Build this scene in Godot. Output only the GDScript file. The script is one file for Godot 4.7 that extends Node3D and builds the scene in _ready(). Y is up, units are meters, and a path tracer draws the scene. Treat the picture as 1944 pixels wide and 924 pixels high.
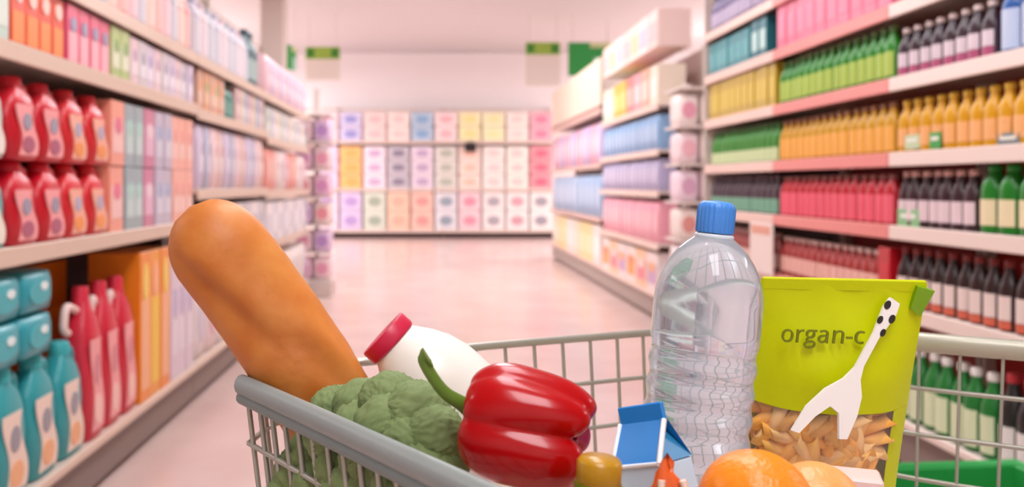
extends Node3D

# Aisle runs towards -Z; y up; metres. Photo scale: 1683 px per radian-unit at the photo's 1944 px width.
const F := 1683.0
const EYE := Vector3(0, 1.22, 0)
const XR := 2.0      # front plane of the right gondola
const XL := -1.318   # front plane of the left gondola
const ZB := -20.1    # front plane of the back wall shelving
const RIM := 1.02    # height of the cart's rim

var mats := {}
var meshes := {}
var names := {}
var protos := {}
var rng := RandomNumberGenerator.new()

# ---------------------------------------------------------------- helpers
func px(x: float, y: float, z: float) -> Vector3:   # a point of the place at depth z
	return Vector3((x - 820.0) / F * z, EYE.y - (y - 350.0) / F * z, -z)

func mat(col: String, rough := 0.5, metal := 0.0, spec := 0.5) -> StandardMaterial3D:
	var key := "%s|%.2f|%.2f|%.2f" % [col, rough, metal, spec]
	if not mats.has(key):
		var m := StandardMaterial3D.new()
		m.resource_name = "colour_" + col
		m.albedo_color = Color(col)
		m.roughness = rough
		m.metallic = metal
		m.metallic_specular = spec
		mats[key] = m
	return mats[key]

func noise_tex(freq: float, a: Color, b: Color, seed_: int, size := 256, kind := FastNoiseLite.TYPE_SIMPLEX_SMOOTH) -> NoiseTexture2D:
	var n := FastNoiseLite.new()
	n.seed = seed_
	n.frequency = freq
	n.noise_type = kind
	n.fractal_octaves = 4
	var g := Gradient.new()
	g.set_color(0, a)
	g.set_color(1, b)
	var t := NoiseTexture2D.new()
	t.width = size
	t.height = size
	t.seamless = true
	t.noise = n
	t.color_ramp = g
	return t

func numbered(called: String) -> String:
	if not names.has(called):
		names[called] = 0
		return called
	names[called] += 1
	return "%s_%03d" % [called, names[called]]

func thing(called: String, label: String, category: String, at := Vector3.ZERO, turn := 0.0, group := "") -> Node3D:
	var o := Node3D.new()
	o.name = numbered(called)
	add_child(o)
	o.position = at
	o.rotation.y = turn
	tag(o, label, category, group)
	return o

func tag(o: Node, label: String, category: String, group := "") -> void:
	o.set_meta("label", label)
	o.set_meta("category", category)
	if group:
		o.set_meta("group", group)

func obj(called: String, mesh: Mesh, material: Material, parent: Node = null, at := Vector3.ZERO) -> MeshInstance3D:
	var o := MeshInstance3D.new()
	o.mesh = mesh
	o.material_override = material
	o.position = at
	if parent == null:
		o.name = numbered(called)
		add_child(o)
	else:
		var n := 0
		for c in parent.get_children():
			if c.get_meta("kind_name", "") == called:
				n += 1
		o.name = called if n == 0 else "%s_%03d" % [called, n]
		o.set_meta("kind_name", called)
		parent.add_child(o, true)
	return o

func struct(called: String, mesh: Mesh, material: Material, at: Vector3) -> MeshInstance3D:
	var o := obj(called, mesh, material, null, at)
	o.set_meta("kind", "structure")
	return o

func ordinal(n: int) -> String:
	var w := ["first", "second", "third", "fourth", "fifth", "sixth", "seventh", "eighth", "ninth", "tenth", "eleventh", "twelfth", "thirteenth", "fourteenth", "fifteenth", "sixteenth", "seventeenth", "eighteenth", "nineteenth", "twentieth"]
	if n < 20:
		return w[n]
	return "twenty-" + w[n - 20]

# a box with chamfered edges; base at y = 0, centred in x and z
func cbox(sx: float, sy: float, sz: float, c := 0.004) -> ArrayMesh:
	var key := "cbox %.4f %.4f %.4f %.4f" % [sx, sy, sz, c]
	if meshes.has(key):
		return meshes[key]
	var st := SurfaceTool.new()
	st.begin(Mesh.PRIMITIVE_TRIANGLES)
	st.set_smooth_group(-1)
	var h := Vector3(sx, sy, sz) / 2.0
	var mid := Vector3(0, sy / 2.0, 0)
	var v := func(s: Vector3, axis: int) -> Vector3:
		var p := Vector3(s.x * (h.x - c), s.y * (h.y - c), s.z * (h.z - c))
		p[axis] = s[axis] * h[axis]
		return p + mid
	var put := func(pts: Array) -> void:
		var n: Vector3 = (pts[1] - pts[0]).cross(pts[2] - pts[0])
		var mean := Vector3.ZERO
		for p in pts:
			mean += p
		mean = mean / pts.size() - mid
		var q := pts.duplicate()
		if n.dot(mean) > 0:
			q.reverse()
		for k in range(1, q.size() - 1):
			for p in [q[0], q[k], q[k + 1]]:
				st.add_vertex(p)
	var sg := [-1.0, 1.0]
	for a in 3:
		var b := (a + 1) % 3
		var d := (a + 2) % 3
		for s in sg:
			var pts := []
			for t in [[-1, -1], [-1, 1], [1, 1], [1, -1]]:
				var q := Vector3.ZERO
				q[a] = s; q[b] = t[0]; q[d] = t[1]
				pts.append(v.call(q, a))
			put.call(pts)
			for s2 in sg:      # edge between faces a and b, running along d
				var q0 := Vector3.ZERO
				q0[a] = s; q0[b] = s2; q0[d] = -1
				var q1 := q0
				q1[d] = 1
				put.call([v.call(q0, a), v.call(q1, a), v.call(q1, b), v.call(q0, b)])
	for x in sg:
		for y in sg:
			for z in sg:
				var q := Vector3(x, y, z)
				put.call([v.call(q, 0), v.call(q, 1), v.call(q, 2)])
	st.generate_normals()
	meshes[key] = st.commit()
	return meshes[key]

# rings of equal length joined into a skin; closed round; ends filled with fans
func skin(st: SurfaceTool, rings: Array, caps := true, hard: Array = [], shades: Array = []) -> void:
	var n: int = rings[0].size()
	var sg := 1
	for i in rings.size() - 1:
		if hard.has(i):
			sg += 1
			continue
		st.set_smooth_group(sg)
		for j in n:
			var a: Vector3 = rings[i][j]
			var b: Vector3 = rings[i][(j + 1) % n]
			var c: Vector3 = rings[i + 1][(j + 1) % n]
			var d: Vector3 = rings[i + 1][j]
			var quad := [a, b, c, a, c, d]
			for v in 6:
				if shades:
					st.set_color(shades[i + [0, 0, 1, 0, 1, 1][v]][(j + [0, 1, 1, 0, 1, 0][v]) % n])
				st.add_vertex(quad[v])
	if caps:
		for e in [0, rings.size() - 1]:
			st.set_smooth_group(100 + e)
			var mid := Vector3.ZERO
			for p in rings[e]:
				mid += p
			mid /= n
			for j in n:
				var a: Vector3 = rings[e][j]
				var b: Vector3 = rings[e][(j + 1) % n]
				for p in ([mid, b, a] if e == 0 else [mid, a, b]):
					st.add_vertex(p)

func begin() -> SurfaceTool:
	var st := SurfaceTool.new()
	st.begin(Mesh.PRIMITIVE_TRIANGLES)
	return st

func done(st: SurfaceTool) -> ArrayMesh:
	st.generate_normals()
	return st.commit()

# profile: [radius, y] pairs from the bottom up; a repeated pair makes a hard edge
func lathe(profile: Array, seg := 14, caps := true) -> ArrayMesh:
	var key := "lathe %s %d %s" % [profile, seg, caps]
	if not meshes.has(key):
		var rings := []
		var hard := []
		for i in profile.size():
			if i + 1 < profile.size() and profile[i] == profile[i + 1]:
				hard.append(i)
			var ring := PackedVector3Array()
			for j in seg:
				var a := TAU * j / seg
				ring.append(Vector3(cos(a) * profile[i][0], profile[i][1], sin(a) * profile[i][0]))
			rings.append(ring)
		var st := begin()
		skin(st, rings, caps, hard)
		meshes[key] = done(st)
	return meshes[key]

# superellipse sections: [y, half width, half depth] from the bottom up
func loft(profile: Array, power := 0.6, seg := 20) -> ArrayMesh:
	var key := "loft %s %.2f %d" % [profile, power, seg]
	if not meshes.has(key):
		var rings := []
		for p in profile:
			var ring := PackedVector3Array()
			for j in seg:
				var a := TAU * j / seg
				ring.append(Vector3(signf(cos(a)) * pow(absf(cos(a)), power) * p[1], p[0], signf(sin(a)) * pow(absf(sin(a)), power) * p[2]))
			rings.append(ring)
		var st := begin()
		skin(st, rings)
		meshes[key] = done(st)
	return meshes[key]

# a tube along points; r is a number or one number per point; squash flattens it sideways
func tube_into(st: SurfaceTool, pts: Array, r, seg := 8, squash := 1.0, closed := false) -> void:
	var rings := []
	var n := pts.size()
	var side := Vector3.ZERO
	for i in n:
		var t: Vector3
		if closed:
			t = (pts[(i + 1) % n] - pts[(i - 1 + n) % n]).normalized()
		else:
			t = (pts[mini(i + 1, n - 1)] - pts[maxi(i - 1, 0)]).normalized()
		if side == Vector3.ZERO:
			side = (Vector3.UP if absf(t.y) < 0.9 else Vector3.RIGHT)
		side = (side - t * side.dot(t)).normalized()
		var other := side.cross(t)
		var rr: float = r[i] if r is Array else r
		var ring := PackedVector3Array()
		for j in seg:
			var a := TAU * j / seg
			ring.append(pts[i] + side * cos(a) * rr + other * sin(a) * rr * squash)
		rings.append(ring)
	if closed:
		rings.append(rings[0])
	skin(st, rings, not closed)

func tube(pts: Array, r, seg := 8, squash := 1.0, closed := false) -> ArrayMesh:
	var st := begin()
	tube_into(st, pts, r, seg, squash, closed)
	return done(st)

func smooth_path(pts: Array, per := 8) -> Array:
	var out := []
	for i in pts.size() - 1:
		var p0: Vector3 = pts[maxi(i - 1, 0)]
		var p3: Vector3 = pts[mini(i + 2, pts.size() - 1)]
		for k in per:
			out.append((pts[i] as Vector3).cubic_interpolate(pts[i + 1], p0, p3, float(k) / per))
	out.append(pts[-1])
	return out

# a sheet wrapped round a cylinder: a label, with thickness
func wrap_label(r: float, y0: float, y1: float, half: float, thick := 0.0012, seg := 8) -> ArrayMesh:
	var key := "wrap %.4f %.4f %.4f %.3f %.4f" % [r, y0, y1, half, thick]
	if not meshes.has(key):
		var rings := []
		for j in seg + 1:
			var a := PI / 2 + half - 2 * half * j / seg
			var e := Vector3(cos(a), 0, sin(a))
			rings.append(PackedVector3Array([e * (r - 0.001) + Vector3.UP * y0, e * (r + thick) + Vector3.UP * y0, e * (r + thick) + Vector3.UP * y1, e * (r - 0.001) + Vector3.UP * y1]))
		var st := begin()
		var n := 4
		for i in seg:
			for j in n:
				st.set_smooth_group(j + 1)
				for p in [rings[i][j], rings[i + 1][(j + 1) % n], rings[i][(j + 1) % n], rings[i][j], rings[i + 1][j], rings[i + 1][(j + 1) % n]]:
					st.add_vertex(p)
		st.set_smooth_group(9)
		for e in [0, seg]:
			var q: PackedVector3Array = rings[e]
			for p in ([q[0], q[1], q[2], q[0], q[2], q[3]] if e == 0 else [q[0], q[2], q[1], q[0], q[3], q[2]]):
				st.add_vertex(p)
		meshes[key] = done(st)
	return meshes[key]

# a flat outline in x, y given thickness from z = 0 to z = depth
func extrude(poly: PackedVector2Array, depth: float) -> ArrayMesh:
	var p2 := poly
	if Geometry2D.is_polygon_clockwise(p2):
		p2.reverse()
	var st := begin()
	st.set_smooth_group(-1)
	var idx := Geometry2D.triangulate_polygon(p2)
	for i in range(0, idx.size(), 3):
		var t := [p2[idx[i]], p2[idx[i + 1]], p2[idx[i + 2]]]
		if (t[1] - t[0]).cross(t[2] - t[0]) > 0:
			t.reverse()
		for p in t:
			st.add_vertex(Vector3(p.x, p.y, depth))
		t.reverse()
		for p in t:
			st.add_vertex(Vector3(p.x, p.y, 0))
	var n := p2.size()
	for i in n:
		var a := p2[i]
		var b := p2[(i + 1) % n]
		for q in [Vector3(a.x, a.y, 0), Vector3(a.x, a.y, depth), Vector3(b.x, b.y, depth), Vector3(a.x, a.y, 0), Vector3(b.x, b.y, depth), Vector3(b.x, b.y, 0)]:
			st.add_vertex(q)
	return done(st)

func ellipse(cx: float, cy: float, rx: float, ry: float, n := 16) -> PackedVector2Array:
	var p := PackedVector2Array()
	for i in n:
		p.append(Vector2(cx + cos(TAU * i / n) * rx, cy + sin(TAU * i / n) * ry))
	return p

# ---------------------------------------------------------------- products (front towards +z, base at y = 0)
# kinds are dictionaries: k = shape, w h d = size, a = body, b = label, c = cap or second colour
func make(q: Dictionary) -> Node3D:
	var key := str(q)
	if protos.has(key):
		return protos[key]
	var o := Node3D.new()
	var w: float = q.w
	var h: float = q.h
	var d: float = q.get("d", q.w)
	var a := mat(q.a, 0.3)
	var b := mat(q.b, 0.45)
	var c := mat(q.get("c", q.b), 0.35)
	match q.k:
		"bottle":
			var r := w / 2.0
			var s: float = q.get("s", 0.56)    # where the shoulder begins
			var nk: float = q.get("n", 0.4)    # neck over body
			var ch := h * 0.1
			obj("body", lathe([[r * 0.86, 0.0], [r, h * 0.03], [r, h * 0.03], [r, h * s], [r * 0.95, h * (s + 0.07)], [r * 0.72, h * (s + 0.17)], [r * (nk + 0.08), h * (s + 0.25)], [r * nk, h * 0.9]]), a, o)
			obj("cap", lathe([[r * (nk + 0.08), h - ch], [r * (nk + 0.1), h - ch * 0.9], [r * (nk + 0.1), h - ch * 0.15], [r * (nk + 0.02), h]], 12), c, o)
			obj("label", wrap_label(r, h * q.get("l0", 0.12), h * q.get("l1", 0.48), 1.0), b, o)
			if q.has("e"):
				obj("label_band", wrap_label(r, h * 0.03, h * (q.get("l0", 0.12) - 0.01), 1.0, 0.0014), mat(q.e, 0.45), o)
		"box":
			obj("body", cbox(w, h, d, 0.003), a, o)
			obj("front_label", cbox(w * 0.8, h * q.get("lh", 0.5), 0.004, 0.001), b, o, Vector3(0, h * q.get("ly", 0.2), d / 2))
			if q.has("c"):
				obj("badge", extrude(ellipse(0, h * q.get("by", 0.62), w * 0.28, h * 0.13), 0.004), c, o, Vector3(0, 0, d / 2))
		"jug":                                  # a flat detergent bottle with a handle hole and a swirl label
			var hw := w / 2
			var hd := d / 2
			obj("body", loft([[0.0, hw * 0.86, hd * 0.86], [h * 0.02, hw, hd], [h * 0.5, hw, hd], [h * 0.66, hw * 0.92, hd * 0.95], [h * 0.78, hw * 0.72, hd * 0.8], [h * 0.86, hw * 0.42, hd * 0.55], [h * 0.9, hw * 0.28, hd * 0.5]], 0.55), a, o)
			obj("cap", lathe([[hw * 0.36, h * 0.88], [hw * 0.36, h * 0.98], [hw * 0.3, h]], 14), c, o)
			var hs: float = hw * q.get("hs", 1.0)
			var ho: float = q.get("ho", 1.0)
			var hp := [Vector3(hs * 0.3, h * 0.84, 0), Vector3(hs * 0.75 * ho, h * 0.89, 0), Vector3(hs * 0.9 * ho, h * 0.8, 0), Vector3(hs * 0.88 * ho, h * (0.58 if ho == 1.0 else 0.75), 0), Vector3(hs * 0.7 * ho, h * (0.5 if ho == 1.0 else 0.72), 0)]
			obj("handle", tube(smooth_path(hp, 5), w * 0.09, 8), mat(q.get("e", q.a), 0.3), o)
			var sw := PackedVector2Array()
			for i in 15:
				var t := i / 14.0
				sw.append(Vector2(-hw * 0.62 + hw * 0.22 * sin(t * 5.0), h * (0.06 + 0.6 * t)))
			for i in 15:
				var t := 1.0 - i / 14.0
				sw.append(Vector2(hw * 0.5 + hw * 0.25 * sin(t * 5.0 + 0.6), h * (0.06 + 0.6 * t)))
			obj("swirl_label", extrude(sw, 0.004), b, o, Vector3(0, 0, hd * 0.985))
			obj("badge", extrude(ellipse(-hw * 0.1, h * 0.46, hw * 0.3, h * 0.1), 0.003), mat(q.get("f", "8d8fa8"), 0.4), o, Vector3(0, 0, hd * 0.985 + 0.004))
			if q.has("g"):
				obj("lower_badge", extrude(ellipse(0.0, h * 0.19, hw * 0.42, h * 0.1), 0.003), mat(q.g, 0.4), o, Vector3(0, 0, hd * 0.985 + 0.004))
		"pack":                                 # a soft wrapped bundle
			var hw := w / 2
			var hd := d / 2
			obj("wrapper", loft([[0.0, hw * 0.8, hd * 0.75], [h * 0.06, hw * 0.96, hd * 0.95], [h * 0.3, hw, hd], [h * 0.7, hw, hd], [h * 0.94, hw * 0.96, hd * 0.95], [h, hw * 0.8, hd * 0.75]], q.get("pw", 0.35), 20), a, o)
			obj("front_label", extrude(ellipse(0, h * 0.5, w * 0.33, h * 0.28), 0.005), b, o, Vector3(0, 0, hd - 0.001))
			if q.has("c"):
				obj("badge", extrude(ellipse(w * 0.12, h * 0.62, w * 0.11, h * 0.1), 0.004), c, o, Vector3(0, 0, hd + 0.003))
		"plain":                                # far off: body and label only
			obj("wrapper", cbox(w, h, d, 0.02), a, o)
			obj("front_label", extrude(ellipse(0, h * 0.5, w * 0.3, h * 0.26, 12), 0.006), b, o, Vector3(0, 0, d / 2 - 0.001))
	protos[key] = o
	return o

# n products side by side. side "R" or "L"; z_left and z_right are depths of the row's left and right end as seen
func row(side: String, y: float, z_left: float, z_right: float, n: int, kinds: Array, where: String, group: String, stack := 1, called := "") -> void:
	var seen := {}
	for i in n:
		var q: Dictionary = kinds[i % kinds.size()]
		for s in stack:
			var u: Dictionary = q
			if stack > 1 and q.has("upper") and s == stack - 1:
				u = q.duplicate()
				u.merge(q.upper, true)
				u.erase("upper")
			elif q.has("upper"):
				u = q.duplicate()
				u.erase("upper")
			var shape := u.duplicate()
			for k in ["t", "name", "cat"]:
				shape.erase(k)
			var o: Node3D = make(shape).duplicate()
			o.name = numbered(u.get("name", "bottle"))
			add_child(o)
			var z := lerpf(z_left, z_right, (i + 0.5) / n)
			var dep: float = u.get("d", u.w)
			var jit := rng.randf_range(-0.004, 0.004)
			if side == "R":
				o.position = Vector3(XR + 0.014 + dep / 2 + jit, y, -z)
				o.rotation.y = -PI / 2
			elif side == "L":
				o.position = Vector3(XL - 0.014 - dep / 2 - jit, y, -z)
				o.rotation.y = PI / 2
			else:
				o.position = Vector3(z, y, ZB - 0.03 - dep / 2 + jit)
			o.position.y += s * (u.h + 0.003) + 0.001
			var many := ""
			if stack == 2:
				many = ["lower ", "upper "][s]
			elif stack == 3:
				many = ["bottom ", "middle ", "top "][s]
			var kind_key: String = many + u.t
			var c: int = seen.get(kind_key, 0)
			seen[kind_key] = c + 1
			o.set_meta("ordinal", c)
			tag(o, "%s%s, %s from left, %s" % [many, u.t, ordinal(c), where], u.get("cat", "bottle"), group)

# ---------------------------------------------------------------- shelving
func bay(called: String, label: String, side: String, z0: float, z1: float, levels: Array, top: float, rail: String, back: String, base_col: String, depth := 0.44, kick := "86746c") -> void:
	var xf := XR if side == "R" else XL
	var sgn := 1.0 if side == "R" else -1.0
	var t := thing(called, label, "shelving", Vector3(xf + sgn * depth / 2, 0, -(z0 + z1) / 2), 0.0, "gondola shelving bays")
	var L := absf(z1 - z0) - 0.004
	obj("back_panel", cbox(0.05, top, L, 0.004), mat(back, 0.6), t, Vector3(sgn * (depth / 2 + 0.035), 0.0, 0))
	for e in [-1, 1]:
		obj("upright", cbox(0.05, top, 0.03, 0.003), mat("cdbfb2", 0.5), t, Vector3(sgn * (depth / 2 - 0.02), 0.0, e * (L / 2 - 0.018)))
	obj("kick_plate", cbox(depth - 0.02, levels[0] - 0.05, L, 0.004), mat(kick, 0.5), t, Vector3(sgn * 0.01, 0.024, 0))
	obj("toe_board", cbox(depth - 0.08, 0.022, L, 0.003), mat("3c302c", 0.6), t, Vector3(sgn * 0.04, 0.001, 0))
	for i in levels.size():
		var y: float = levels[i]
		var sh := obj("base_deck" if i == 0 else "shelf", cbox(depth, 0.022, L, 0.003), mat(base_col, 0.45), t, Vector3(0, y - 0.022, 0))
		obj("price_rail", cbox(0.014, 0.034 if i == 0 else 0.062, L, 0.004), mat(rail, 0.35), sh, Vector3(-sgn * (depth / 2 + 0.002), -0.01 if i == 0 else -0.036, 0))

func pick(list: Array, shape: Dictionary) -> Array:      # one kind per [text, a, b, c]
	var out := []
	for e in list:
		var q := shape.duplicate()
		q.t = e[0]
		q.a = e[1]
		q.b = e[2]
		if e.size() > 3:
			q.c = e[3]
		out.append(q)
	return out

# ---------------------------------------------------------------- the place
func _ready() -> void:
	rng.seed = 7
	# camera: level, lens shifted right and down like the photograph's crop
	var cam := Camera3D.new()
	cam.name = "camera"
	cam.projection = Camera3D.PROJECTION_FRUSTUM
	cam.near = 0.05
	cam.far = 80.0
	cam.size = 2.0 * 0.05 * 462.0 / F
	cam.frustum_offset = Vector2(0.05 * 152.0 / F, -0.05 * 112.0 / F)
	cam.position = EYE
	var at := CameraAttributesPhysical.new()
	at.frustum_focal_length = 35.0
	at.frustum_focus_distance = 0.8
	at.exposure_aperture = 5.8
	cam.attributes = at
	add_child(cam)
	var we := WorldEnvironment.new()
	we.name = "environment"
	var env := Environment.new()
	env.background_mode = Environment.BG_COLOR
	env.background_color = Color(0.8, 0.76, 0.74)
	env.tonemap_mode = Environment.TONE_MAPPER_LINEAR
	env.tonemap_exposure = 0.9
	env.sdfgi_enabled = true
	env.ssao_enabled = true
	env.ssil_enabled = true
	we.environment = env
	add_child(we)
	# ceiling luminaires: [x, z, length along z, energy]
	for l in [[0.35, 1.2, 2.4, 1.6, "over the camera"], [0.35, -2.4, 2.4, 1.0, "over the shopping cart"], [0.35, -6.0, 2.4, 1.0, "over the middle of the aisle"], [0.35, -9.6, 2.4, 1.1, "over the far half of the aisle"], [0.35, -11.7, 1.6, 1.3, "over the end of the aisle"], [-5.6, -3.0, 2.4, 1.0, "behind the nearest left shelves"], [-5.6, -10.0, 2.4, 1.0, "behind the farthest left shelves"], [-5.3, -16.7, 2.4, 7.5, "left over the cross aisle"], [6.4, -3.0, 2.4, 1.0, "behind the nearest right shelves"], [6.4, -10.0, 2.4, 1.0, "behind the farthest right shelves"], [6.5, -16.7, 2.4, 7.5, "right over the cross aisle"]]:
		luminaire(l[0], l[1], l[2], l[3], l[4])
	room()
	right_side()
	left_side()
	back_side()
	cart()
	groceries()
	for k in protos:
		protos[k].free()

func luminaire(x: float, z: float, length: float, power: float, where: String) -> void:
	var y := 3.95
	var t := thing("ceiling_light", "flat white pendant light panel " + where, "lamp", Vector3(x, y, z))
	obj("frame", cbox(0.94, 0.05, length + 0.04, 0.006), mat("e8e4e0", 0.5), t, Vector3(0, 0.01, 0))
	for e in [-1, 1]:
		obj("hanger_rod", tube([Vector3(0, 0.05, e * length * 0.4), Vector3(0, 4.3 - y, e * length * 0.4)], 0.006, 6), mat("cfc9c4", 0.4, 0.6), t)
	var m := StandardMaterial3D.new()
	m.albedo_color = Color(1, 1, 1)
	m.emission_enabled = true
	m.emission = Color(0.985, 0.985, 1.0)
	m.emission_energy_multiplier = 1.5
	for face in 2:
		obj("diffuser", cbox(0.9, 0.012, length, 0.003), m, t, Vector3(0, 0.0 if face == 0 else 0.058, 0))
		var a := AreaLight3D.new()
		a.name = "lamp_light" if face == 0 else "lamp_uplight"
		a.area_size = Vector2(0.9, length)
		a.area_normalize_energy = true
		a.light_energy = (6.0 if face == 0 else 3.0) * power
		a.light_color = Color(0.985, 0.985, 1.0)
		a.shadow_enabled = true
		a.area_range = 40.0
		a.area_attenuation = 2.0
		a.rotation_degrees = Vector3(-90 if face == 0 else 90, 0, 0)
		a.position = Vector3(0, -0.01 if face == 0 else 0.08, 0)
		t.add_child(a)

func room() -> void:
	var fm := StandardMaterial3D.new()
	fm.albedo_texture = noise_tex(0.01, Color("d8b8b0"), Color("e2c8c0"), 3, 512)
	fm.uv1_triplanar = true
	fm.uv1_world_triplanar = true
	fm.uv1_scale = Vector3(0.25, 0.25, 0.25)
	fm.roughness = 0.22
	fm.metallic_specular = 0.6
	struct("floor", cbox(18.4, 0.2, 25.0, 0.01), fm, Vector3(0.5, -0.2, -8.4))
	var cm := mat("d6d0d0", 0.8)
	struct("ceiling", cbox(18.4, 0.2, 25.0, 0.01), cm, Vector3(0.5, 4.3, -8.4))
	var wm := mat("faf4f4", 0.7)
	struct("wall_back", cbox(18.0, 4.298, 0.2, 0.01), wm, Vector3(0.5, 0.001, ZB - 0.75))
	struct("wall_front", cbox(18.0, 4.298, 0.2, 0.01), wm, Vector3(0.5, 0.001, 3.9))
	struct("wall_left", cbox(0.2, 4.298, 24.6, 0.01), wm, Vector3(-8.6, 0.001, -8.4))
	struct("wall_right", cbox(0.2, 4.298, 24.6, 0.01), wm, Vector3(9.6, 0.001, -8.4))
	struct("pillar", cbox(0.33, 4.298, 0.33, 0.01), mat("d2c4ba", 0.7), Vector3(-2.32, 0.001, -13.0))
	# hanging signs by the cross aisle
	sign_board("green and white hanging sign near the pillar", Vector3(-1.97, 3.1, -16.0), 0.62, 0.6, true, 0.0)
	sign_board("narrow green sign turned edge-on beside the pillar", Vector3(-2.42, 3.18, -15.2), 0.36, 0.42, false, 1.25)
	sign_board("green strip hanging sign right of the aisle centre", Vector3(2.0, 3.0, -16.0), 0.62, 0.78, true, 0.0)
	sign_board("green and teal hanging sign above the right gondola", Vector3(2.85, 3.18, -16.0), 0.78, 0.6, false, 0.0)

func sign_board(label: String, at: Vector3, w: float, h: float, strip: bool, turn: float) -> void:
	var t := thing("hanging_sign", label, "sign", at, turn)
	if strip:
		obj("panel", cbox(w, h, 0.03, 0.004), mat("ece2d8", 0.6), t)
		obj("header", cbox(w, 0.22, 0.04, 0.004), mat("9cbf4c", 0.5), t, Vector3(0, h - 0.22, 0))
		for e in [-1, 1]:
			obj("header_mark", cbox(0.14, 0.16, 0.046, 0.004), mat("3f8a2a", 0.5), t, Vector3(e * (w / 2 - 0.09), h - 0.19, 0))
	else:
		obj("panel", cbox(w, h, 0.03, 0.004), mat("2fa04a", 0.5), t)
		obj("side_panel", cbox(w * 0.42, h * 0.55, 0.036, 0.004), mat("a8dcc8", 0.5), t, Vector3(w * 0.29, 0, 0))
		obj("header", cbox(w * 0.5, 0.1, 0.036, 0.004), mat("cfd9a0", 0.5), t, Vector3(w * 0.25, h - 0.1, 0))
	for e in [-1, 1]:
		obj("hanger_rod", tube([Vector3(e * w * 0.4, h, 0), Vector3(e * w * 0.4, 4.3 - at.y, 0)], 0.006, 6), mat("cfc9c4", 0.4, 0.6), t)

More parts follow.
